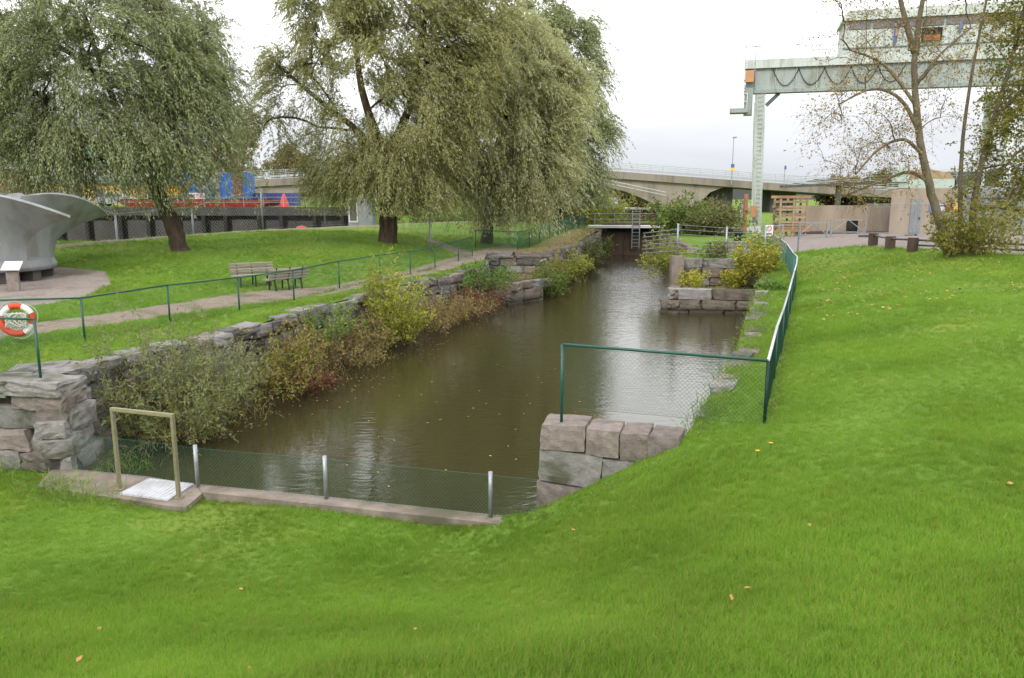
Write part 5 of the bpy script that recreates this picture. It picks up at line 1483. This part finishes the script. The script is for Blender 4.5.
for x in (19.7, 20.5): b.bar((x, 69.4, 14.2), (x, 69.4, 16.4), .06)
b.bar((19.7, 69.4, 16.2), (20.9, 69.4, 16.2), .06); b.bar((20.5, 69.4, 15.7), (44, 69.0, 15.72), .03); b.build('mast', 'galv', cr_)
# right leg, a braced tower
for x in (40.5, 42.3):
    for y in (70, 77):
        b = MB(); b.bar((x, y, .4), (x, y, 12.4), .5); b.build('leg', 'crane_white', cr_)
b = MB()
for i in range(8):
    z = .6 + i * 1.45
    b.bar((40.5, 70, z), (42.3, 70, z + 1.45), .16); b.bar((42.3, 70, z), (40.5, 70, z + 1.45), .16); b.bar((40.5, 70, z), (42.3, 70, z), .16)
b.build('bracing', 'crane_white', cr_)
# bogie and cabinets at the foot
b = MB(); b.prism_y([(20.2, -.1), (22.0, -.1), (21.9, .5), (21.6, 1.0), (20.7, 1.0), (20.3, .5)], 68.9, 71); b.build('bogie', 'crane_white', cr_)
b = MB(); b.lathe([(.02, -.1), (.3, -.1), (.3, .1), (.02, .1)], (20.9, 68.8, .25), 14); b.build('wheel', 'dark_gap', cr_)
b = MB(); b.box((21.0, 69.0, 2.4), (.55, .5, .95)); b.build('motor_cover', 'orange', cr_)
b = MB(); b.box((20.25, 69.4, 2.7), (.8, .5, 1.0)); b.build('cabinet', 'crane_white', cr_)
wp = thing('warning_post', 'orange post standing left of the crane leg', 'post', (20.35, 69, .5))
b = MB(); b.bar((20.35, 69, .1), (20.35, 69, 3.9), .3, .3); b.build('post', 'orange_brown', wp)
b = MB(); b.bar((20.05, 69.1, .1), (20.05, 69.1, 3.4), .12); b.build('backing', 'galv', wp)

# ------------------------------------------------------------------ yard on the right bank
bw = thing('low_wall', 'long low beige concrete wall behind the rack', 'wall', (26, 62, .9))
b = MB(); b.box((26.3, 62, 1.85), (8.2, .4, 2.3)); b.build('wall', 'beige_wall', bw)
b = MB(); b.box((26.3, 61.75, .95), (8.2, .14, .14)); b.build('pipe', 'rust', bw)
bb = thing('beige_building', 'plain beige block building with a pale green roof hut and steel door', 'building', (28, 56, 1.1))
b = MB(); b.prism([(26.3, 55), (31.4, 55), (34, 61), (29.3, 61)], .8, 4.25); b.build('wall', 'beige_wall', bb)
b = MB(); b.prism([(27.0, 55.6), (30.9, 55.6), (32.5, 60), (29.2, 60)], 4.26, 4.9); b.build('roof_hut', 'pale_green', bb)
b = MB(); b.box((27.2, 55.75, 5.2), (.9, .6, 1.0)); b.build('chimney', 'pale_green', bb)
b = MB(); b.prism_y([(27.5, 4.91), (31.2, 4.91), (30.8, 5.35), (29.2, 5.6)], 56.2, 59); b.build('hut_roof', 'tan_wood', bb)
b = MB(); b.box((28.05, 54.97, 2.35), (.75, .08, 2.3)); dr = b.build('door', 'grey_metal', bb)
b = MB(); b.box((28.3, 54.9, 2.2), (.05, .06, .2)); b.build('handle', 'black_iron', dr)
for (x, wd, hh, m, z) in ((29.2, .5, .5, 'sign_blue', 2.95), (29.8, .62, .5, 'white_paint', 2.95), (30.3, .3, .5, 'red_paint', 2.95)):
    b = MB(); b.box((x, 54.95, z), (wd, .05, hh)); sgn = b.build('sign', m, bb)
b = MB(); b.box((29.2, 54.91, 3.06), (.4, .03, .12)); b.build('sign_print', 'white_paint', bb)
b = MB(); b.box((29.8, 54.91, 3.08), (.5, .03, .1)); b.build('sign_print', 'sign_blue', bb)
b = MB(); b.prism_y([(30.55, 2.68), (31.15, 2.68), (30.85, 3.25)], 54.93, 54.97); b.build('warning_sign', 'yellow_paint', bb)
for i, (x0, x1, y, z1, lab) in enumerate(((31.8, 36.0, 57, 3.6, 'grey sheet metal shed right of the beige building'), (36.3, 43.5, 59, 3.9, 'long grey sheet metal shed at the right edge'))):
    sh = thing('metal_shed', lab, 'shed', ((x0 + x1) / 2, y, 1.1))
    b = MB(); b.box(((x0 + x1) / 2, y + 2, (z1 + .9) / 2), (x1 - x0, 4, z1 - .9)); b.build('wall', 'grey_metal', sh)
    b = MB(); b.prism_y([(x0 - .15, z1 + .01), (x1 + .15, z1 + .01), (x1 + .15, z1 + .15), ((x0 + x1) / 2, z1 + .7), (x0 - .15, z1 + .15)], y - .15, y + 4.1); b.build('roof', 'grey_metal', sh)
    n = int((x1 - x0) / .5)
    for k in range(n):
        b = MB(); b.box((x0 + .25 + k * .5, y - .03, (z1 + .9) / 2), (.08, .05, z1 - 1.0)); b.build('panel_rib', 'galv', sh)
# temporary mesh panels standing in front of the sheds
for k, (x, y) in enumerate(((24.2, 50.5), (27.4, 51.0), (30.6, 51.0), (33.9, 50.6), (37.1, 50.2))):
    t = lthing('site_fence', ['leftmost', 'second', 'third', 'fourth', 'rightmost'][k] + ' galvanised site fence panel before the beige building', 'fence panel', (x, y, gz(x, y)), R(-2 + 2 * k), 'site fence panels')
    b = MB()
    for s in (-1.55, 1.55): b.tube([(s, 0, -.1), (s, 0, 2.1)], .025, 6)
    for h in (.12, 2.05): b.tube([(-1.55, 0, h), (1.55, 0, h)], .022, 6)
    b.build('frame', 'galv', t)
    b = MB()
    for i in range(29): b.bar((-1.5 + i * .107, 0, .12), (-1.5 + i * .107, 0, 2.05), .006)
    for i in range(9): b.bar((-1.55, 0, .3 + i * .22), (1.55, 0, .3 + i * .22), .006)
    b.build('wire_grid', 'galv', t)
    b = MB(); b.box((-1.55, 0, .03), (.7, .22, .13)); b.build('foot', 'concrete_grey', t)
ys = lthing('warning_plate', 'small yellow plate hanging on the right site fence', 'sign', (35.2, 50.3, 2.35))
b = MB(); b.box((0, -.06, .2), (.75, .03, .4)); b.build('plate', 'yellow_paint', ys)
b = MB(); b.bar((0, -.03, -.3), (0, -.03, .5), .03); b.build('hanger', 'galv', ys)
# posts and pipe rail along the road
ra = thing('pipe_railing', 'low dark pipe rail on thick wooden posts along the road', 'railing', (19.4, 38.5, 1.05))
RP = [(19.85, 43.2), (19.55, 40.6), (19.5, 38.2)]
for x, y in RP:
    b = MB(); b.box((x, y, gz(x, y) + .22), (.36, .34, .9), .3); b.build('post', 'wood_post', ra)
RQ = [(19.85, 43.0), (19.55, 40.6), (19.6, 38.15), (23.0, 35.0), (26.5, 32.9), (31, 31.2)]
b = MB(); b.tube([(x, y + .05, gz(x, y) + .55) for x, y in RQ], .055, 8); b.build('rail', 'rail_pipe', ra, True)
b = MB(); b.tube([(x, y + .05, gz(x, y) + .30) for x, y in RQ[2:]], .045, 8); b.build('rail', 'rail_pipe', ra, True)
for x, y in RQ[3:]:
    b = MB(); b.tube([(x, y + .12, gz(x, y) - .2), (x, y + .12, gz(x, y) + .6)], .06, 8); b.build('post', 'rail_pipe', ra)
# orange rack of formwork
rk = lthing('timber_rack', 'stack of tan timber on an orange steel rack beside the crane', 'rack', (20.4, 58.0, gz(20.4, 58) - .1), R(6))
for x in (-1.0, 0.0, 1.0):
    for y in (-.5, .5):
        b = MB(); b.bar((x, y, 0), (x, y, 2.9), .12); b.build('post', 'tan_wood', rk)
for z, m in ((.55, 'rack_beam'), (2.95, 'rack_beam')):
    b = MB(); b.box((0, -.55, z), (2.5, .14, .2)); b.build('beam', m, rk)
    b = MB(); b.box((0, .55, z), (2.5, .14, .2)); b.build('beam', m, rk)
for z in (.75, .95, 1.15, 1.5, 1.7, 2.05, 2.25, 2.6):
    for j in range(4):
        b = MB(); b.box((random.uniform(-.2, .2), -.42 + j * .27, z), (2.1, .22, .15)); b.build('plank', 'tan_wood', rk)
# low steel barriers with the prohibition sign
def barrier(loc, rz, w_, label):
    t = lthing('steel_barrier', label, 'barrier', loc, rz)
    b = MB()
    for x in (-w_ / 2, w_ / 2): b.bar((x, 0, -.1), (x, 0, 1.15), .09)
    for z in (.25, 1.05): b.bar((-w_ / 2, 0, z), (w_ / 2, 0, z), .07)
    b.build('frame', 'galv', t)
    b = MB(); b.bar((-w_ / 2, 0, .25), (0, 0, 1.05), .05); b.bar((0, 0, 1.05), (w_ / 2, 0, .25), .05); b.build('brace', 'galv', t)
    return t
t = barrier((17.6, 54.0, gz(17.6, 54)), 0, 1.9, 'low steel barrier carrying the white prohibition sign')
b = MB(); b.box((.0, -.06, .72), (.55, .03, .72)); sgn = b.build('sign', 'white_paint', t)
b = MB(); b.tube([(.16 * math.cos(a), -.085, .84 + .16 * math.sin(a)) for a in np.linspace(0, 2 * math.pi, 17)], .022, 6, False); b.bar((-.11, -.085, .95), (.11, -.085, .73), .035, .02); b.build('symbol', 'red_paint', sgn)
b = MB(); b.box((0, -.08, .48), (.4, .012, .08)); b.build('text_line', 'black_iron', sgn)
barrier((20.2, 52.8, gz(20.2, 52.8)), R(5), 1.9, 'low steel barrier in front of the timber rack')
barrier((22.6, 53.0, gz(22.6, 53)), R(-6), 2.2, 'low steel barrier right of the timber rack')
bn = lthing('waste_bin', 'dark round waste bin in front of the low beige wall', 'bin', (26.0, 60.3, gz(26, 60.3)))
b = MB(); b.lathe([(.02, -.1), (.36, -.1), (.42, .5), (.40, .95), (.02, 1.0)], (0, 0, 0), 16); b.build('body', 'dark_gap', bn, True)
b = MB(); b.lathe([(.02, 1.04), (.46, 1.0), (.46, .94), (.02, .96)], (0, 0, 0), 16); b.build('lid', 'cable', bn, True)
ft = thing('grey_post', 'thin galvanised post at the end of the green fence', 'post', (16.4, 45.0, gz(16.4, 45)))
b = MB(); b.tube([(16.4, 45, gz(16.4, 45) - .2), (16.4, 45, gz(16.4, 45) + 1.7)], .05, 8); b.build('pole', 'galv', ft)
b = MB(); b.lathe([(.07, 0), (.07, .03), (.01, .06)], (16.4, 45, gz(16.4, 45) + 1.7), 10); b.build('cap', 'galv', ft)
# galvanised railing on the stepped pier
gr_ = thing('galvanised_railing', 'galvanised railing with wires on top of the stepped pier', 'railing', (10, 41, .6))
GP = [(8.5, 40.35, .7), (11.1, 40.7, .52), (13.2, 41.0, .5)]
for x, y, z in GP:
    b = MB(); b.tube([(x, y, z - .1), (x, y, z + 1.65)], .055, 8); b.build('post', 'galv', gr_, True)
b = MB()
for p, q in zip(GP, GP[1:]):
    for k in range(7): b.tube([(p[0], p[1], p[2] + .2 + k * .23), (q[0], q[1], q[2] + .2 + k * .23)], .011, 5)
b.build('wires', 'galv', gr_)
b = MB()
for k in range(6): b.tube([(8.5, 40.35, .95 + k * .22), (7.2, 43.2, .62 + k * .22)], .03, 6)
b.build('side_rails', 'galv', gr_)
# steps and bollard behind it
st_ = thing('stone_steps', 'short flight of grey stone steps behind the golden sapling', 'steps', (12.9, 44.5, .4))
for k in range(4):
    b = MB(); b.box((13.0, 44.2 + k * .4, .45 + k * .2), (1.5, .42, .22)); b.build('step', 'granite', st_)
bl = lthing('mooring_bollard', 'dark iron mooring bollard at the top of the steps', 'bollard', (13.2, 46.0, 1.1))
b = MB(); b.lathe([(.02, -.4), (.26, -.4), (.22, .0), (.18, .35), (.30, .45), (.30, .62), (.02, .68)], (0, 0, 0), 16); b.build('body', 'black_iron', bl, True)
b = MB(); b.bar((-.5, 0, .25), (.5, 0, .25), .1); b.build('cross_bar', 'black_iron', bl)
# galvanised lamp pole on the lawn and a grey sign post
lp = thing('lamp_pole', 'thin galvanised lamp pole on the lawn before the big willow', 'lamp post', (-4.95, 47.6, gz(-4.95, 47.6)))
z_ = gz(-4.95, 47.6)
b = MB(); b.tube([(-4.95, 47.6, z_ - .2), (-4.95, 47.6, z_ + 1.2), (-4.95, 47.6, z_ + 1.25), (-4.95, 47.6, z_ + 5.2)], [.075, .07, .05, .045], 8); b.build('pole', 'galv', lp, True)
b = MB(); b.lathe([(.02, .0), (.16, .02), (.2, .3), (.05, .42)], (-4.95, 47.6, z_ + 5.2), 12); b.build('lamp_head', 'grey_metal', lp, True)

# ------------------------------------------------------------------ quay and harbour on the left
qw = thing('quay_wall', 'dark concrete quay wall with piles behind the ridge path', 'wall', (-45, 79.6, -1.5))
b = MB(); b.box((-47, 80.0, 2.2), (66, .9, .85)); b.build('cap_beam', 'quay_concrete', qw)
b = MB(); b.box((-47, 80.3, .1), (66, .3, 3.6)); b.build('backing', 'dark_gap', qw)
x = -78
k_ = 0
while x < -15:
    wd = random.choice((2.2, 2.8, 3.4, 4.2))
    b = MB(); b.box((x + wd / 2, 79.9, -.1 + random.uniform(-.15, .05)), (wd - .7, .34, 2.9)); b.build('panel', 'quay_concrete', qw)
    b = MB(); b.box((x + wd - .3, 79.75, .1), (.34, .4, 3.3)); b.build('pile', 'dark_gap', qw)
    x += wd
b = MB()
for x in np.arange(-79, -15, 2.0): b.bar((x, 79.8, 2.62), (x, 79.8, 3.6), .05)
for h in (3.1, 3.6): b.bar((-79, 79.8, h), (-15, 79.8, h), .05)
b.build('railing', 'galv', qw)
ba = thing('red_barge', 'low red barge hull along the quay', 'boat', (-32, 86, 2.6))
b = MB(); b.add([(-40.5, 83.5, 2.6), (-26.5, 83.5, 2.6), (-26.5, 88.5, 2.6), (-40.5, 88.5, 2.6), (-41.5, 83, 3.25), (-25, 83, 3.25), (-25, 89, 3.25), (-41.5, 89, 3.25)],
                [(3, 2, 1, 0), (4, 5, 6, 7), (0, 1, 5, 4), (1, 2, 6, 5), (2, 3, 7, 6), (3, 0, 4, 7)]); b.build('hull', 'red_paint', ba)
b = MB(); b.box((-33, 83.1, 3.33), (16, .14, .14)); b.build('rubbing_strake', 'black_iron', ba)
b = MB(); b.box((-34.5, 86, 3.65), (1.6, 2.4, .8)); b.build('wheelhouse', 'white_paint', ba)
b = MB(); b.box((-34.5, 84.76, 3.7), (1.2, .06, .4)); b.build('window', 'glass', ba)
def container(x, y, z, L, h, m, lab, rz=0):
    t = lthing('shipping_container', lab, 'container', (x, y, z), rz, 'containers on the quay')
    b = MB(); b.box((0, 0, h / 2), (L, 2.4, h)); b.build('body', m, t)
    b = MB()
    for i in range(int(L / .5)): b.box((-L / 2 + .25 + i * .5, -1.22, h / 2), (.18, .06, h - .3))
    b.build('ribs', m, t)
    for s in (-1, 1):
        b = MB(); b.box((s * (L / 2 - .05), -1.2, h / 2), (.16, .16, h + .02)); b.build('corner_post', m, t)
container(-37.8, 93, 2.56, 5.2, 2.5, 'blue_paint', 'lower blue container left behind the leftmost willow trunk')
container(-37.6, 93, 5.08, 4.6, 1.6, 'blue_paint', 'half height blue container stacked on the lower left one')
container(-32.6, 94.5, 2.56, 3.4, 3.8, 'blue_paint', 'tall blue container next to the rusty post')
container(-28.4, 96, 2.56, 5.0, 1.5, 'dark_blue', 'dark blue low container under the left end of the bridge')
mc = lthing('yellow_digger', 'small yellow digger behind the leftmost willow trunk', 'digger', (-37.4, 88.6, 3.25))
b = MB(); b.box((0, 0, .95), (1.8, 1.5, .9)); b.build('body', 'yellow_paint', mc)
b = MB(); b.box((-.3, 0, 1.9), (1.0, 1.3, 1.0)); b.build('cab', 'yellow_paint', mc)
b = MB(); b.box((-.3, -.67, 1.95), (.8, .04, .65)); b.build('window', 'glass', mc)
b = MB(); b.box((0, -.55, .25), (2.2, .45, .5)); b.box((0, .55, .25), (2.2, .45, .5)); b.build('tracks', 'black_iron', mc)
b = MB(); b.bar((.8, 0, 1.2), (2.2, 0, 2.6), .2); b.bar((2.2, 0, 2.6), (2.9, 0, 1.2), .16); b.build('arm', 'yellow_paint', mc)
rp2 = thing('rusty_post', 'tall square rusty brown post by the blue containers', 'post', (-31.0, 90, 2.5))
b = MB(); b.box((-31.0, 90, 5.5), (.85, .85, 6.0)); b.build('shaft', 'rust', rp2)
b = MB(); b.box((-31.0, 90, 8.56), (1.0, 1.0, .14)); b.build('cap', 'rust', rp2)
yh = thing('yellow_hall', 'yellow hall with a grey roof behind the turbine runner', 'building', (-53, 106, 2.5))
b = MB(); b.prism([(-62, 104), (-51.5, 104), (-51.5, 112), (-62, 112)], 2.5, 5.3); b.build('wall', 'yellow_hall', yh)
b = MB(); b.prism_y([(-62.4, 5.3), (-51.2, 5.3), (-51.2, 5.9), (-57, 6.5), (-62.4, 5.9)], 103.6, 112.4); b.build('roof', 'grey_metal', yh)
for x in (-60, -57, -54):
    b = MB(); b.box((x, 103.96, 4.0), (1.3, .08, 1.3)); b.build('window', 'glass', yh)
wh = thing('white_house', 'white house with a green roof behind the yellow hall', 'building', (-62, 126, 2.5))
b = MB(); b.prism([(-74, 122), (-60.5, 122), (-60.5, 132), (-74, 132)], 2.4, 8.2); b.build('wall', 'white_wall', wh)
b = MB(); b.prism_y([(-74.6, 8.2), (-60, 8.2), (-64.5, 11.6), (-70, 11.6)], 121.5, 132.5); b.build('roof', 'green_roof', wh)
for r_ in (4.0, 6.6):
    for x in (-72, -69, -66, -63):
        b = MB(); b.box((x, 121.96, r_), (1.1, .08, 1.4)); b.build('window', 'glass', wh)
bh = thing('brick_house', 'red brick house at the left edge behind the willow', 'building', (-74, 112, 2.5))
b = MB(); b.prism([(-82, 108), (-70, 108), (-70, 116), (-82, 116)], 2.4, 7.4); b.build('wall', 'brick_red', bh)
b = MB(); b.prism_y([(-82.5, 7.4), (-69.5, 7.4), (-76, 10)], 107.5, 116.5); b.build('roof', 'grey_metal', bh)
for x in (-79, -76, -73):
    b = MB(); b.box((x, 107.96, 5.0), (1.2, .08, 1.5)); b.build('window', 'glass', bh)
def car(x, y, z, rz, m, lab):
    t = lthing('parked_car', lab, 'car', (x, y, z), rz, 'cars parked on the quay')
    b = MB(); b.prism_y([(-2.1, .3), (2.1, .3), (2.15, .75), (1.9, .92), (1.0, 1.0), (.45, 1.45), (-1.2, 1.48), (-1.85, 1.0), (-2.12, .9)], -.85, .85); b.build('body', m, t)
    b = MB(); b.prism_y([(.85, 1.0), (.42, 1.38), (-1.12, 1.41), (-1.6, 1.02)], -.87, -.855); b.build('window', 'glass', t)
    for sx_ in (-1.35, 1.35):
        for sy in (-.82, .82):
            b = MB(); b.tube([(sx_, sy - .1, .32), (sx_, sy + .1, .32)], .32, 14); b.build('wheel', 'black_iron', t)
for i, (x, m, lab) in enumerate(((-54.6, 'car_grey', 'silver car on the quay behind the turbine runner'), (-49.3, 'white_paint', 'white car on the quay left of the willow trunk'), (-44.2, 'car_grey', 'grey car on the quay beside the willow trunk'), (-60, 'white_paint', 'white car on the quay behind the left runner blade'))):
    car(x, 87 + i, 2.56, R(3 * i), m, lab)
for i, (x, y, h, lab) in enumerate(((-45.5, 84, 8.0, 'dark lamp post on the quay above the turbine runner'), (-66, 90, 8, 'dark lamp post at the left edge of the quay'))):
    t = lthing('quay_lamp', lab, 'lamp post', (x, y, 2.5))
    b = MB(); b.tube([(0, 0, -.1), (0, 0, h)], [.11, .07], 8); b.build('pole', 'black_iron', t)
    b = MB(); b.bar((-.1, 0, h), (1.2, 0, h + .15), .1); b.box((1.4, 0, h + .13), (.6, .25, .12)); b.build('arm', 'black_iron', t)
rc = lthing('red_float', 'small red float lying at the water edge below the quay', 'float', (-18.7, 70, -1.3))
b = MB(); b.lathe([(.02, 1.5), (.5, 1.6), (.6, 2.0), (.4, 2.35), (.02, 2.45)], (0, 0, 0), 14); b.build('body', 'red_paint', rc, True)
b = MB(); b.bar((0, 0, 0), (0, 0, 1.6), .12); b.build('stake', 'rust', rc)
co_ = lthing('red_marker', 'red cone shaped marker at the end of the barge', 'marker', (-24.2, 84.2, 2.56))
b = MB(); b.lathe([(.55, 0), (.12, 1.3), (.02, 1.35)], (0, 0, .06), 14); b.build('cone', 'red_paint', co_, True)
b = MB(); b.box((0, 0, .03), (1.1, 1.1, .07)); b.build('base', 'red_paint', co_)
ks = thing('grey_kiosk', 'small grey kiosk with a white framed window behind the big willow', 'kiosk', (-13.2, 69.5, 1.2))
b = MB(); b.prism([(-14.3, 69), (-12.2, 69), (-12.2, 71), (-14.3, 71)], .9, 3.7); b.build('wall', 'grey_metal', ks)
b = MB(); b.box((-13.25, 70, 3.78), (2.4, 2.3, .14)); b.build('roof', 'concrete_grey', ks)
b = MB(); b.box((-13.85, 68.97, 2.5), (.8, .06, 2.1)); wf = b.build('window', 'white_paint', ks)
b = MB(); b.box((-13.85, 68.93, 2.5), (.58, .04, 1.8)); b.build('pane', 'glass', wf)

# ------------------------------------------------------------------ wooded hills on the horizon
rng = np.random.default_rng(77)
b = MB()
hx = np.linspace(-900, 1300, 221)
def ridge(x): return float(np.interp(x, [-900, -500, -250, 0, 160, 230, 330, 480, 700, 1300], [9, 9, 7, 5, 6, 12, 19, 26, 34, 30]))
vs = []
for i, x in enumerate(hx):
    z = ridge(x) + rng.uniform(-.9, .9) + 1.0 * math.sin(i * .7)
    vs += [(x, 560, -2), (x, 590, z * .75), (x, 640, z), (x, 760, z * 1.1)]
b.add(vs, [(i * 4 + k, i * 4 + 4 + k, i * 4 + 5 + k, i * 4 + 1 + k) for i in range(len(hx) - 1) for k in range(3)])
tag(b.build('hills', 'hill_forest'), kind='structure')

# ------------------------------------------------------------------ dandelions and fallen leaves on the lawn
def px_lawn(x, y): return (x, y, gz(x, y))
for i, (x, y, lab) in enumerate(((3.42, 10.42, 'left yellow dandelion on the lawn below the fence corner'), (3.66, 10.6, 'right yellow dandelion on the lawn below the fence corner'))):
    t = lthing('dandelion', lab, 'flower', px_lawn(x, y))
    b = MB(); b.tube([(0, 0, -.02), (.005, 0, .10)], .004, 5); b.build('stem', 'stem_red', t)
    b = MB()
    for k in range(22):
        a = k * 2.4; r_ = .010 + .020 * ((k % 3) / 2)
        b.add([(0, 0, .098), (r_ * math.cos(a - .2), r_ * math.sin(a - .2), .112), (r_ * 1.35 * math.cos(a), r_ * 1.35 * math.sin(a), .110), (r_ * math.cos(a + .2), r_ * math.sin(a + .2), .112)], [(0, 1, 2, 3)])
    b.build('petals', 'dandelion', t)
rng = np.random.default_rng(5)
pos = [(-2.0, 5.4), (.22, 5.9), (2.0, 6.05), (1.75, 5.75), (-3.4, 9.0), (-4.1, 7.1), (-3.5, 5.7), (3.1, 7.6), (.9, 10.4), (5.2, 7.8), (-.9, 6.6), (1.0, 5.1)]
for i in range(650):
    x = rng.uniform(9, 24); y = rng.uniform(22, 40)
    if x > y * .34 + 1.2 and not inpoly(np.array([x]), np.array([y]), ROAD)[0]: pos.append((x, y))
P = np.array([(x, y, gz(x, y) + .055) for x, y in pos])
Lf = np.where(np.arange(len(P)) < 12, .075, .13)
D_ = rng.normal(size=P.shape); D_[:, 2] *= .25
V = leaves(P, D_, Lf, Lf * .6, rng, flat=3.0)
o = npmesh('fallen_leaves', V, 'dry_leaf', None)
tag(o, 'scattered dry yellow and brown leaves lying on the lawn', 'leaves', kind='stuff')

n = 260
at_, L_ = polywalk([(-7.4, 17.5), (-5.9, 22.5), (-4.0, 29), (-1.9, 36), (.3, 40.3)])
P = []
for i in range(n):
    if i < 170:
        x, y, a = at_(rng.uniform(.1, L_ - .1)); o_x = abs(rng.normal(0, .7)) + .1
        P.append((x + o_x, y - o_x * .3, WZ + .006))
    else:
        y = rng.uniform(13.8, 36); P.append((rng.uniform(-6.0 + (y - 14) * .2, 1 + (y - 14) * .34), y, WZ + .006))
P = np.array(P)
D_ = rng.normal(size=P.shape); D_[:, 2] = 0
V = leaves(P, D_, rng.uniform(.05, .11, n), rng.uniform(.03, .05, n), rng, flat=50.0)
tag(npmesh('floating_leaves', V, 'dry_leaf', None), 'fallen leaves floating on the canal water', 'leaves', kind='stuff')
